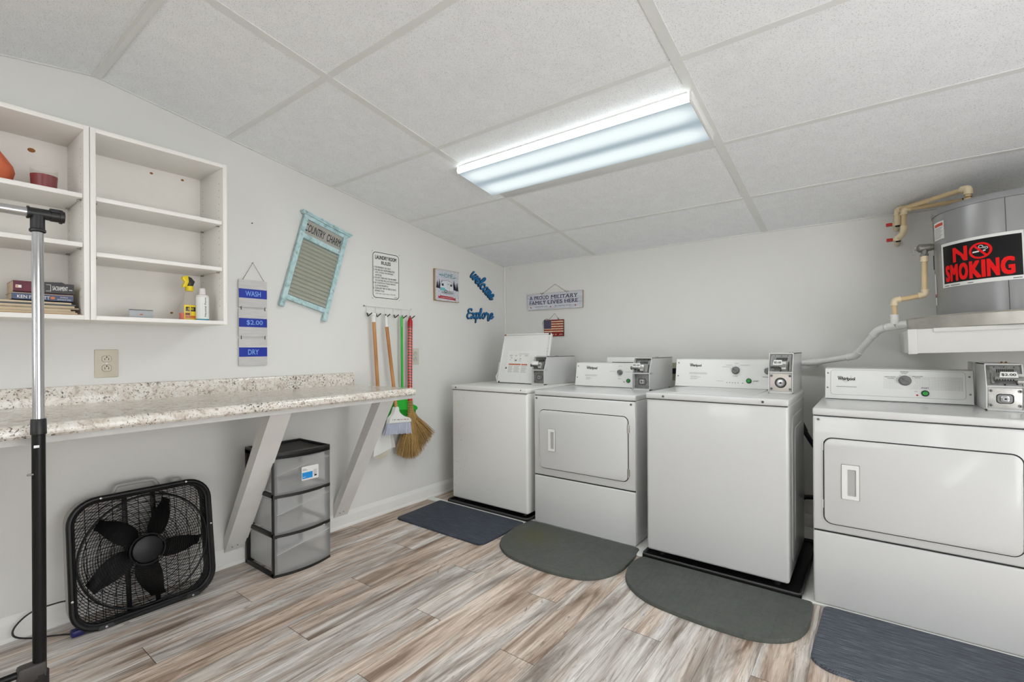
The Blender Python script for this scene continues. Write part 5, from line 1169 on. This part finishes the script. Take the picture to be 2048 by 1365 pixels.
for i, z in enumerate((.016, .212, .408)):
    k = MB(); z1 = z+.179; e = .0018
    a0, a1 = Y0+.004, Y1-.004
    n = 14; P0 = [(X1+.004+bow(a0+(a1-a0)*q/n), a0+(a1-a0)*q/n) for q in range(n+1)]
    vs = [(x, y, z) for x, y in P0]+[(x, y, z1) for x, y in P0]; k.add(vs, [(q, q+1, n+2+q, n+1+q) for q in range(n)], FROST)
    k.box(X0+.016, X1+.006, Y0+.022, Y0+.024, z+.008, z1-.02, FROST); k.box(X0+.016, X1+.006, Y1-.024, Y1-.022, z+.008, z1-.02, FROST)
    k.box(X0+.016, X0+.018, Y0+.022, Y1-.022, z+.008, z1-.02, FROST); k.box(X0+.016, X1+.006, Y0+.022, Y1-.022, z+.006, z+.008, FROST)
    # curved finger lip across the front
    lip = []
    for q in range(n+1):
        y = a0+.008+(a1-a0-.016)*q/n; f = q/n; zz_ = z1-.028-.052*(1-f)**2.0-.004; lip.append((X1+.0065+bow(y), y, zz_))
    k.tube(lip, .0022, FROST, 6, caps=False)
    vs = [p for p in lip]+[(p[0]-.012, p[1], p[2]+.010) for p in lip]; k.add(vs, [(q, q+1, n+2+q, n+1+q) for q in range(n)], FROST)
    d = k.build('drawer', t)
    if i == 2:
        y0_, y1_ = -2.168, -2.072; F = frame((X1+.0052+bow(-2.12), -2.12, z), (.0, 1, 0), (0, 0, 1)); F = frame((X1+.0062+bow(-2.12), -2.12, z), (-.02, 1, 0), (0, 0, 1))
        k = MB(); k.prism(rrect(-.047, .047, .052, .122, .005, 3), 0, .0008, PAPER, F); k.box(-.044, .013, .060, .092, .0008, .0012, mat('label_blue', (24, 146, 222), .5), 0, F)
        for j in range(6): k.box(.018, .040-(j % 3)*.003, .096-j*.004, .0975-j*.004, .0008, .0012, GREYINK, 0, F)
        k.box(.022, .036, .064, .073, .0008, .0012, INK, 0, F); k.box(-.042, -.025, .108, .110, .0008, .0012, GREYINK, 0, F); k.box(-.042, -.015, .102, .1045, .0008, .0012, GREYINK, 0, F)
        k.box(-.042, -.026, .0675, .0695, .0012, .0015, PAPER, 0, F); k.build('label', d)

# ================================================================== garment rack
gx, gy = .700, -3.172
t = thing('garment_rack', 'adjustable garment rack with chrome upper tubes and black lower post', 'rack', (gx, gy, 0))
k = MB(); k.cyl((gx, gy, .90), (gx, gy, 1.515), .0135, CHROME, 28); k.build('chrome_post', t)
k = MB(); k.cyl((gx, gy, .10), (gx, gy, .92), .0155, BLACKM, 28); k.build('black_post', t)
k = MB(); k.lathe([(.0165, .880), (.0185, .882), (.0175, .925), (.0165, .927), (.0140, .927)], BLACK, T(gx, gy, 0), 28); k.build('collar', t)
k = MB(); k.cyl((gx+.010, gy-.013, .765), (gx+.013, gy-.026, .765), .0028, STEEL, 10); k.build('push_pin', t)
k = MB(); k.prism([(-.0085, .842), (.0035, .843), (.0035, .850), (-.0085, .850)], .0158, .0162, PAPER, T(gx, gy, 0) @ frame((0, 0, 0), (.25, .97, 0), (0, 0, 1))); k.build('size_sticker', t)
zb = 1.540
k = MB(); k.cyl((gx, gy-.95, zb), (gx, gy-.004, zb), .0135, CHROME, 28); k.build('hanging_bar', t)
k = MB(); YM = frame((gx, gy, zb), (1, 0, 0), (0, 0, 1))             # w = -y
k.cyl((gx, gy-.020, zb), (gx, gy+.030, zb), .0160, BLACK, 28); k.cyl((gx, gy, zb-.052), (gx, gy, zb-.006), .0165, BLACK, 28); k.lathe([(.0172, zb-.056), (.0190, zb-.054), (.0185, zb-.048), (.0165, zb-.046)], BLACK, T(gx, gy, 0), 28)
k.cyl((gx, gy-.023, zb), (gx, gy-.018, zb), .0185, BLACK, 28); k.build('tee_connector', t)
k = MB(); k.cyl((gx, gy+.028, zb), (gx, gy+.048, zb), .0175, BLACK, 28); k.cyl((gx, gy+.048, zb), (gx, gy+.054, zb), .0210, BLACK, 28); k.cyl((gx, gy+.054, zb), (gx, gy+.059, zb), .0175, BLACK, 28)
for a_ in (.6, 1.2, 1.8, 2.4): k.box(gx+.0165*math.cos(a_)-.002, gx+.0165*math.cos(a_)+.002, gy+.026, gy+.052, zb+.0165*math.sin(a_), zb+.0165*math.sin(a_)+.005, BLACK, .001)
k.build('locking_cap', t)
k = MB(); k.cyl((gx, gy-.95, zb-.052), (gx, gy-.95, zb), .0165, BLACK, 20); k.cyl((gx, gy-.95, .10), (gx, gy-.95, 1.515), .0135, CHROME, 20); k.build('far_post', t)
k = MB(); k.box(gx-.020, gx+.020, gy-.048, gy+.014, .155, .205, mat('bracket_dark', (62, 58, 56), .5), .008); k.cyl((gx, gy, .09), (gx, gy, .17), .021, BLACK, 20); k.build('corner_bracket', t)
k = MB(); k.cyl((gx, gy-.95, .186), (gx, gy-.04, .186), .0105, BLACKM, 20); k.build('bottom_rail', t)
for yy in (gy, gy-.95):
    k = MB(); k.cyl((gx-.02 if yy == gy else gx-.02, yy, .085), (gx+.02, yy, .085), .013, BLACKM, 16); k.cyl((gx, yy, .05), (gx, yy, .10), .010, BLACKM, 14); k.build('foot_post', t)
    k = MB(); k.cyl((gx-.010, yy, .025), (gx+.010, yy, .025), .0245, BLACK, 20); k.box(gx-.014, gx+.014, yy-.010, yy+.010, .040, .056, BLACK, .003); k.build('caster', t)

# ================================================================== broom rack and tools
t = thing('tool_rack', 'white wire wall rack with six black tipped hooks below the rules sign', 'rack', (.02, -1.325, 1.37))
k = MB(); k.tube([(-1.526, 1.423, .010), (-1.123, 1.419, .010)], .0028, WHITE2, 8, LW); k.tube([(-1.437, 1.374, .012), (-1.140, 1.371, .012)], .0022, WHITE2, 8, LW); k.tube([(-1.510, 1.374, .012), (-1.437, 1.374, .012)], .0022, WHITE2, 8, LW)
hy = (-1.510, -1.437, -1.361, -1.287, -1.214, -1.140)
for y in hy: k.tube([(y, 1.423, .010), (y, 1.372, .014)], .0024, WHITE2, 8, LW)
for y in (-1.526, -1.123): k.disc(y, 1.421, .006, 0, .006, STEEL, LW, 12)
k.build('wire_frame', t)
for y in hy:
    k = MB(); k.tube([(y, 1.374, .012), (y, 1.370, .015), (y, 1.355, .020), (y, 1.352, .025), (y, 1.355, .031), (y+.001, 1.371, .062)], .0036, BLACK, 8, LW); k.build('hook', t)
def handle(mb, a, b_, r, m): mb.cyl(a, b_, r, m, 18)
# long dustpan with wooden handle
t = thing('upright_dustpan', 'wooden handled upright white dustpan hanging leftmost on the rack', 'dustpan', (.06, -1.46, .40))
k = MB(); handle(k, (.052, -1.486, 1.314), (.060, -1.452, .72), .0115, HANDLEW); k.build('handle', t)
k = MB(); k.tube([(.052, -1.486, 1.312), (.051, -1.487, 1.352)], [.0125, .013], WHITE2, 16); k.tube(catmull([(.051, -1.470, 1.358), (.050, -1.487, 1.362), (.046, -1.508, 1.372), (.036, -1.528, 1.381)]), [.008, .012, .012, .012, .012, .012, .011, .011, .010, .010, .010, .010, .009, .009, .008, .008, .007, .006, .005][:19], WHITE2, 12); k.build('grip', t)
k = MB()
a4 = [(.020, -1.446, .745), (.020, -1.400, .745), (.030, -1.345, .580), (.040, -1.338, .450), (.050, -1.362, .425), (.054, -1.400, .405), (.052, -1.440, .396), (.042, -1.505, .412), (.032, -1.500, .580)]
P1 = [(p[0], p[1], p[2]) for p in a4]; P2 = [(p[0]+.004, p[1], p[2]) for p in a4]; n = len(P1)
k.add(P1+P2, [tuple(range(n)), tuple(range(n, 2*n))[::-1]]+[(i, n+i, n+(i+1) % n, (i+1) % n) for i in range(n)], WHITE2)
for (i, j) in ((2, 3), (7, 8)): k.add([P1[i], P1[j], (P1[j][0]+.045, P1[j][1]+(.002 if i == 2 else -.002), P1[j][2]+.01), (P1[i][0]+.025, P1[i][1], P1[i][2])], [(0, 1, 2, 3), (3, 2, 1, 0)], WHITE2)
k.build('scoop', t)
k = MB(); lipm = mat('dusty_lip', (196, 190, 170), .6); L_ = [(.046, -1.356, .446), (.050, -1.362, .428), (.056, -1.400, .404), (.054, -1.440, .395), (.044, -1.503, .411), (.050, -1.440, .425)]
k.add([(p[0]+.004, p[1], p[2]) for p in L_]+[(p[0]+.001, p[1], p[2]) for p in L_], [tuple(range(6)), tuple(range(6, 12))[::-1]]+[(i, 6+i, 6+(i+1) % 6, (i+1) % 6) for i in range(6)], lipm); k.build('scoop_lip', t)
# white and lavender broom
def bristles(k, tops, bots, n, rows, m, r0, r1, ze=0.0):
    for i in range(n):
        f = (i+.5)/n
        for q in range(rows):
            g = (q-(rows-1)/2); a_ = Vector(tops[0]).lerp(Vector(tops[1]), f)+Vector((g*.008, 0, 0)); b_ = Vector(bots[0]).lerp(Vector(bots[1]), f)+Vector((g*.012, random.uniform(-.002, .002), random.uniform(-.006, .004)))
            k.tube([a_, a_.lerp(b_, .5)+Vector((0, 0, 0)), b_], [r0, (r0+r1)/2, r1], m, 5)
t = thing('push_broom', 'wooden handled broom with white head and pale lavender bristles on the rack', 'broom', (.08, -1.31, .54))
k = MB(); handle(k, (.055, -1.383, 1.286), (.085, -1.330, .722), .0115, HANDLEW); k.build('handle', t)
k = MB(); k.tube([(.055, -1.383, 1.284), (.052, -1.388, 1.360)], [.0125, .008], WHITE2, 14); k.build('hanger_cap', t)
k = MB(); HM = frame((.066, 0, 0), (0, 1, 0), (0, 0, 1)); k.prism(catmull([(-1.400, .628), (-1.392, .662), (-1.362, .690), (-1.346, .730), (-1.330, .738), (-1.316, .730), (-1.308, .700), (-1.270, .668), (-1.222, .650), (-1.206, .634), (-1.206, .618)], 4), .0, .034, WHITE2, HM, .006); k.build('head', t)
k = MB()
for i, ch in enumerate((.004, .007, .003, .008, .005, .006, .004, .009, .005, .007)): k.box(-1.375+i*.0145, -1.375+i*.0145+ch*1.2, .649-.0012*i, .655-.0012*i, .0342, .0346, mat('ink_olive', (90, 92, 60), .6) if i < 5 else mat('ink_rust', (170, 100, 60), .6), 0, HM)
k.build('lettering', t)
k = MB(); bristles(k, ((.083, -1.402, .632), (.083, -1.208, .622)), ((.088, -1.436, .560), (.088, -1.204, .540)), 26, 3, LAV, .0036, .0030); k.build('bristles', t)['kind'] = 'stuff'
# green broom
t = thing('green_broom', 'bright green broom with green handle and bristles, head up behind the white broom', 'broom', (.05, -1.24, .62))
k = MB(); handle(k, (.050, -1.249, 1.337), (.046, -1.244, .76), .0088, GREENP); k.build('handle', t)
k = MB(); k.tube([(.050, -1.249, 1.290), (.050, -1.249, 1.340), (.050, -1.250, 1.362)], [.0105, .0105, .007], mat('light_green', (84, 190, 84), .4), 14); k.build('hanger_cap', t)
k = MB(); GM = frame((.028, 0, 0), (0, 1, 0), (0, 0, 1)); k.prism(catmull([(-1.352, .712), (-1.350, .748), (-1.330, .766), (-1.290, .772), (-1.250, .776), (-1.226, .782), (-1.200, .768), (-1.160, .740), (-1.115, .716), (-1.110, .700), (-1.116, .690)], 4), 0, .030, GREENP, GM, .006); k.build('head', t)
k = MB(); bristles(k, ((.042, -1.350, .722), (.042, -1.120, .696)), ((.044, -1.385, .640), (.044, -1.122, .610)), 24, 2, GREENB, .0044, .0034); k.build('bristles', t)['kind'] = 'stuff'
# straw broom
t = thing('straw_broom', 'natural straw broom with a red striped wrapped handle, rightmost on the rack', 'broom', (.08, -1.17, .36))
k = MB(); handle(k, (.055, -1.177, 1.292), (.060, -1.187, .79), .0170, REDWRAP); k.build('handle', t)
k = MB(); k.tube([(.055, -1.177, 1.291), (.055, -1.177, 1.332), (.054, -1.177, 1.346), (.052, -1.177, 1.354)], [.0182, .0182, .012, .009], mat('red_cap', (172, 16, 30), .3), 18); k.tube([(.052+.007*math.cos(a_), -1.177, 1.356+.007*math.sin(a_)) for a_ in [2*PI*i/12 for i in range(12)]], .0022, mat('red_cap', (172, 16, 30), .3), 6, closed=True); k.build('hanger_cap', t)
k = MB(); k.tube([(.060, -1.187, .795), (.062, -1.188, .765)], [.0178, .0178], mat('red_tape', (190, 40, 32), .35), 18); k.build('tape_band', t)
k = MB()
random.seed(3)
def strand(th, f, dx, rr):
    top_ = Vector((.063+dx*.3, -1.188+th*.010, .765)); L0 = .375+.03*math.cos(th*2.2)
    tip = Vector((.075+dx, -1.188+.185*th+.035*(th > 0)*th, .765-L0*math.cos(th*.55)+random.uniform(-.012, .008)+(.075*max(0, th-.2))))
    mid = top_.lerp(tip, .42)+Vector((0, -.035*(th) * (1 if th > 0 else .9), -.02))
    k.tube([top_, top_.lerp(mid, .5)+Vector((0, -.012*th, -.01)), mid, mid.lerp(tip, .5)+Vector((0, .004*th, 0)), tip], [rr*1.5, rr*1.5, rr*1.3, rr, rr*.5], STRAW, 4, caps=False)
for i in range(620):
    th = random.uniform(-.72, 1.0); strand(th, 0, random.uniform(-.032, .03)*(1-abs(th)*.3), random.uniform(.0011, .0019))
k.build('straw', t)['kind'] = 'stuff'
k = MB()
for i in range(9): z = .758-.012*i; k.tube([(.063+.0175*math.cos(a_), -1.188+.0175*math.sin(a_), z) for a_ in [2*PI*q/16 for q in range(16)]], .0042, STRAW, 6, closed=True)
k.build('binding', t)

# ================================================================== water heater on its shelf (the whole assembly leans a little)
TH = .030
WM_ = Matrix.Translation((2.83, 0, 1.10)) @ Matrix.Rotation(-TH, 4, 'Y') @ Matrix.Translation((-2.83, 0, -1.10))
SHELFP = mat('shelf_paint', (212, 211, 207), .42, var=.006)
TC = (3.190, -.380); TR = .243
t = thing('heater_shelf', 'white boxed wall shelf carrying the water heater', 'shelf', (3.2, -.35, 1.10))
k = MB(); k.box(2.826, 3.62, -.700, -.002, 1.186, 1.206, MEL, .001, WM_); k.build('shelf_board', t)
k = MB(); k.box(2.826, 3.62, -.712, -.690, 1.100, 1.206, SHELFP, .002, WM_); k.build('front_board', t)
k = MB(); k.box(2.820, 2.838, -.690, -.002, 1.100, 1.200, SHELFP, .002, WM_); k.build('side_board', t)
k = MB(); k.box(3.602, 3.62, -.690, -.002, 1.10, 1.2, SHELFP, .002, WM_); k.build('side_board', t)
k = MB(); k.box(2.905, 3.62, -.7175, -.710, 1.190, 1.208, SHELFP, .002, WM_); k.box(2.819, 2.850, -.716, -.686, 1.097, 1.207, SHELFP, .002, WM_); k.build('trim_strip', t)
k = MB(); k.lathe([(.001, 0), (.352, 0), (.355, .003), (.357, .052), (.360, .056), (.357, .059), (.353, .056), (.351, .004), (.001, .004)], ALU, WM_ @ T(TC[0], TC[1], 1.2085), 72)
tag(k.build('heater_drain_pan'), 'round aluminium drain pan under the grey water heater', 'tray')
t = thing('water_heater', 'grey cylindrical water heater tank standing in the aluminium pan', 'water heater', (TC[0], TC[1], 1.215))
WT = WM_ @ T(TC[0], TC[1], 0)
z0, z1 = 1.2135, 1.775
k = MB(); k.lathe([(.001, z0), (TR-.004, z0), (TR, z0+.004), (TR, z1-.030), (TR-.002, z1-.028)], TANK, WT, 96); k.build('tank', t)
k = MB(); k.lathe([(TR-.002, z1-.029), (TR+.0035, z1-.029), (TR+.0035, z1-.010), (TR+.001, z1-.002), (TR-.010, z1), (.001, z1)], TANKCAP, WT, 96); k.build('top_cap', t)
def on_tank(u, v, d=.0012): # u = arc length to the right from the direction facing the camera, v = height
    a = A0+u/TR; return Vector((TC[0]+(TR+d)*math.cos(a), TC[1]+(TR+d)*math.sin(a), v))
A0 = math.atan2(-3.452+.38, 2.683-3.19)
def wrap(k, u0, u1, v0, v1, m, d, n=20):
    vs = [on_tank(u0+(u1-u0)*i/n, v, d) for v in (v0, v1) for i in range(n+1)]; k.add(vs, [(i, i+1, n+2+i, n+1+i) for i in range(n)], m, WM_)
def wrap_poly(k, pts, m, d, sub=1): k.add([on_tank(p[0], p[1], d) for p in pts], [tuple(range(len(pts)))], m, WM_)
k = MB()
for u in (.005, ): k.tube([on_tank(u, z0+.01, .0006), on_tank(u, z1-.03, .0006)], .0009, DARK, 5, WM_)
k.tube([on_tank(-.352, 1.50, .001), on_tank(-.352, 1.57, .001)], .002, INK, 5, WM_); k.build('seam', t)
# warning stickers
k = MB(); wrap(k, -.306, -.222, 1.628, 1.712, PAPER, .0010, 6); wrap(k, -.295, -.229, 1.690, 1.704, mat('warning_orange2', (206, 70, 30), .5), .0014, 6)
for i in range(9): wrap(k, -.296, -.233-(i % 3)*.006, 1.681-i*.0056, 1.683-i*.0056, GREYINK, .0014, 4)
k.build('warning_label', t)
k = MB(); wrap(k, -.335, -.308, 1.325, 1.475, PAPER, .0012, 3); wrap(k, -.335, -.308, 1.368, 1.378, mat('warning_orange2', (206, 70, 30), .5), .0016, 3); wrap(k, -.335, -.308, 1.362, 1.368, INK, .0015, 3)
k.build('side_label', t)
k = MB(); wrap(k, .047, .10, 1.415, 1.445, mat('rating_label', (150, 156, 140), .5), .0010, 4); k.build('rating_label', t)
# NO SMOKING sign wrapped on the tank
t = thing('no_smoking_sign', 'black sign with red letters NO SMOKING wrapped on the water heater', 'sign', (3.1, -.62, 1.40))
SU0, SU1, SV0, SV1 = -.243, .054, 1.397, 1.600
sw_, sh_ = SU1-SU0, SV1-SV0
k = MB(); wrap(k, SU0, SU1, SV0, SV1, PAPER, .0022, 28); k.build('card', t)
k = MB(); wrap(k, SU0+.012, SU1-.006, SV0+.017, SV1-.013, mat('sign_black', (12, 11, 11), .45, spec=.25), .0027, 28); k.build('black_field', t)
k = MB(); SR = mat('sign_red', (238, 8, 10), .5, spec=.25); fx = lambda v: on_tank(SU0+v[0]*sw_, SV0+v[1]*sh_, .0032+(v[2] if len(v) > 2 else 0))
k.text('N', .215, .415, .530, .850, SR, WM_, 0, .036, fn=fx, asp=.68)
for ch, a, c_ in (('S', .078, .158), ('M', .163, .283), ('O', .293, .415), ('K', .428, .563), ('I', .568, .612), ('N', .625, .755), ('G', .765, .905)): k.text(ch, a, c_, .120, .490, SR, WM_, 0, .032, fn=fx, asp=.68)
ring_o = [(.562+.128*math.cos(2*PI*i/40), .690+.172*math.sin(2*PI*i/40)) for i in range(40)]; ring_i = [(.562+.099*math.cos(2*PI*i/40), .690+.133*math.sin(2*PI*i/40)) for i in range(40)]
k.add([fx(p) for p in ring_o+ring_i], [(i, (i+1) % 40, 40+(i+1) % 40, 40+i) for i in range(40)], SR, WM_)
fx2 = lambda v: on_tank(SU0+v[0]*sw_, SV0+v[1]*sh_, .0046)
k.add([fx2(p) for p in ((.485, .800), (.505, .826), (.640, .585), (.620, .556))], [(0, 3, 2, 1)], SR, WM_); k.build('lettering', t)
k = MB(); k.add([fx(p) for p in ((.475, .655), (.478, .685), (.552, .692), (.549, .662))], [(0, 1, 2, 3)][::1], PAPER, WM_); k.add([fx(p) for p in ((.592, .666), (.594, .694), (.622, .698), (.620, .670))], [(0, 1, 2, 3)], PAPER, WM_)
k.build('cigarette', t); k = MB()
for pts in ([(.555, .795), (.545, .770), (.560, .745), (.585, .745), (.605, .730), (.620, .725), (.632, .705)], [(.572, .800), (.590, .785), (.590, .765), (.612, .755), (.640, .745), (.642, .710)], [(.555, .795), (.572, .800)]): k.tube([fx(p) for p in catmull([Vector((a, c_, 0)) for a, c_ in pts], 4)], .0013, PAPER, 5, WM_)
k.build('smoke', t); k = MB()
for a, c_ in ((.05, .13), (.16, .30), (.40, .47), (.88, .97)): wrap(k, SU0+a*sw_, SU0+c_*sw_, SV0+.028*sh_, SV0+.042*sh_, INK, .0026, 4)
k.build('small_print', t)
# relief valve + discharge pipe
def elbow(k, p, d1, d2, r, L, m):
    p = Vector(p); k.tube(catmull([p+Vector(d1)*L, p+Vector(d1)*L*.45, p+(Vector(d1)+Vector(d2))*L*.10, p+Vector(d2)*L*.45, p+Vector(d2)*L], 4), r, m, 16)
    for d in (d1, d2): q = p+Vector(d)*L; k.tube([q-Vector(d)*.004, q+Vector(d)*.001], r*1.10, m, 16)
VX = 2.897; VY = -.385
t = thing('relief_valve', 'grey bronze relief valve with lever on the left side of the heater', 'valve', (VX, VY, 1.575))
k = MB(); k.tube([(VX-.028, VY, 1.612), (VX-.020, VY, 1.612), (VX+.020, VY, 1.613), (VX+.056, VY, 1.615)], [.012, .020, .017, .011], BRONZE, 14); k.tube([(VX, VY, 1.612), (VX, VY, 1.585), (VX, VY, 1.572)], [.016, .013, .015], BRONZE, 14); k.tube([(VX, VY, 1.582), (VX, VY, 1.574)], .018, BRONZE, 6); k.build('body', t)
k = MB(); k.prism([(-.048, 1.618), (-.026, 1.620), (-.026, 1.606), (-.037, 1.604), (-.038, 1.584), (-.047, 1.584)], -.006, .006, BRONZE, frame((VX, VY, 0), (1, 0, 0), (0, 0, 1))); k.build('lever', t)
t = thing('discharge_pipe', 'cream discharge pipe stepping down from the relief valve to the white drain', 'pipe', (2.85, VY, 1.28))
k = MB(); k.cyl((VX, VY, 1.395), (VX+.0, VY, 1.560), .0115, CPVC, 18); k.cyl((2.80, VY, 1.366), (2.885, VY, 1.381), .0115, CPVC, 18); k.cyl((2.784, VY, 1.284), (2.782, VY, 1.350), .0115, CPVC, 18); k.build('pipe', t)
k = MB(); k.tube([(VX, VY, 1.545), (VX, VY, 1.572)], .0155, CPVCF, 18); k.build('coupling', t)
k = MB(); elbow(k, (VX+.002, VY, 1.384), (0, 0, 1), (-1, 0, -.15), .0150, .024, CPVCF); k.build('elbow', t)
k = MB(); elbow(k, (2.782, VY, 1.364), (1, 0, .15), (0, 0, -1), .0150, .024, CPVCF); k.build('elbow', t)
# white drain
t = thing('drain_pipe', 'white drain pipe sloping from the heater pan down to the back wall', 'pipe', (2.6, -.2, 1.02))
Dp = [(2.834, -.385, 1.243), (2.787, -.385, 1.243), (2.716, -.330, 1.217), (2.618, -.190, 1.080), (2.412, -.085, 1.038), (2.20, -.06, 1.030)]
k = MB()
for a, c_ in zip(Dp, Dp[1:]): k.cyl(a, c_, .0160, PVC, 20)
k.build('pipe', t)
for i in (2, 3):
    p = Vector(Dp[i]); d1 = (Vector(Dp[i-1])-p).normalized(); d2 = (Vector(Dp[i+1])-p).normalized(); k = MB()
    k.tube(catmull([p+d1*.040, p+d1*.018, p+(d1+d2)*.004, p+d2*.018, p+d2*.040], 4), .0195, PVC, 18)
    for d in (d1, d2): k.tube([p+d*.036, p+d*.041], .0208, PVC, 18)
    k.build('elbow', t)
k = MB(); k.tube([(2.834, -.385, 1.243), (2.748, -.355, 1.229)], .0195, PVC, 18); k.tube([(2.785, -.385, 1.243), (2.783, -.385, 1.290)], [.0190, .0175], PVC, 18); k.tube([(2.783, -.385, 1.284), (2.783, -.385, 1.292)], .0195, PVC, 18); k.build('tee', t)
k = MB(); p = Vector(Dp[4]); k.tube([p+Vector((.045, -.010, .006)), p+Vector((-.035, .004, -.002))], .0200, PVC, 18); k.tube([p+Vector((0, 0, 0)), p+Vector((.004, .083, -.006))], .024, PVC, 20); k.build('wall_fitting', t)
k = MB(); k.cyl((2.414, -.0005, 1.030), (2.414, -.012, 1.030), .030, PVC, 24); k.build('wall_flange', t)
# supply pipes
def supply(label, L, R, drop, hy, t_name):
    L = Vector(L); R = Vector(R); t = thing('supply_pipe', label, 'pipe', (L.x, L.y, L.z-.1), 'cream supply pipes above the heater')
    d = (R-L).normalized()
    k = MB(); k.cyl(L+d*.02, R-d*.02, .0115, CPVC, 18); k.cyl(L-Vector((0, 0, .02)), L-Vector((0, 0, drop)), .0115, CPVC, 18); k.cyl(R-Vector((0, 0, .02)), (R.x, R.y, 1.770), .0115, CPVC, 18); k.build('pipe', t)
    k = MB(); elbow(k, L, tuple(d), (0, 0, -1), .0158, .028, CPVCF); k.build('elbow', t)
    k = MB(); elbow(k, R, tuple(-d), (0, 0, -1), .0158, .028, CPVCF); k.build('elbow', t)
    k = MB(); k.tube([(R.x, R.y, R.z-.040), (R.x, R.y, R.z-.044)], .0122, RUST, 16); k.tube([(R.x, R.y, R.z-.052), (R.x, R.y, R.z-.075)], .0155, CPVCF, 16); k.build('coupling', t)
    return t, L, d
t, L, d = supply('cream supply pipe running closest to the ceiling, front of the heater top', (2.806, -.110, 1.878), (3.048, -.430, 1.862), .055, 0, '')
def valve(t, c, z):
    k = MB(); k.tube([(c.x, c.y, z+.012), (c.x, c.y, z-.012)], .0155, CPVCF, 16); k.tube([(c.x, c.y, z-.004), (c.x, -.001, z-.012)], .0130, CPVCF, 14); k.tube([(c.x-.022, c.y, z-.004), (c.x, c.y, z-.004)], .011, CPVCF, 12); k.tube([(c.x, c.y, z-.012), (c.x, c.y, z-.018)], [.013, .009], DARK, 12); v = k.build('valve', t)
    k = MB(); k.box(c.x-.050, c.x-.022, c.y-.007, c.y+.007, z-.011, z+.006, RED, .003); k.build('valve_handle', v)
valve(t, L, 1.805)
k = MB(); k.cyl((L.x, L.y, 1.852), (L.x, L.y, 1.815), .0155, CPVCF, 16); k.build('coupling', t)
t, L, d = supply('cream supply pipe running lower behind, with two dark clamps', (2.831, -.155, 1.866), (3.262, -.175, 1.868), .105, 0, '')
k = MB(); c = Vector((2.808, -.105, 1.722)); k.tube(catmull([(2.831, -.155, 1.778), (2.831, -.155, 1.758), (2.826, -.142, 1.740), (2.812, -.118, 1.728)]), .0158, CPVCF, 16); k.build('elbow', t)
valve(t, c, 1.722)
k = MB()
for f in (.52, .72, .8): p = Vector((2.831, -.155, 1.866)).lerp(Vector((3.262, -.175, 1.868)), f); k.tube([p, p+Vector((.006, .0013, .0004))], .0128, mat('clamp_dark', (82, 48, 44), .5), 14)
k.build('clamp', t)
k = MB(); k.tube(catmull([(2.975, -.20, 1.79), (2.985, -.22, 1.815), (3.01, -.23, 1.835)]), .004, mat('copper_red', (130, 56, 40), .5), 8)
tag(k.build('red_wire'), 'short red-brown wire rising behind the heater top between the cream pipes', 'wire')
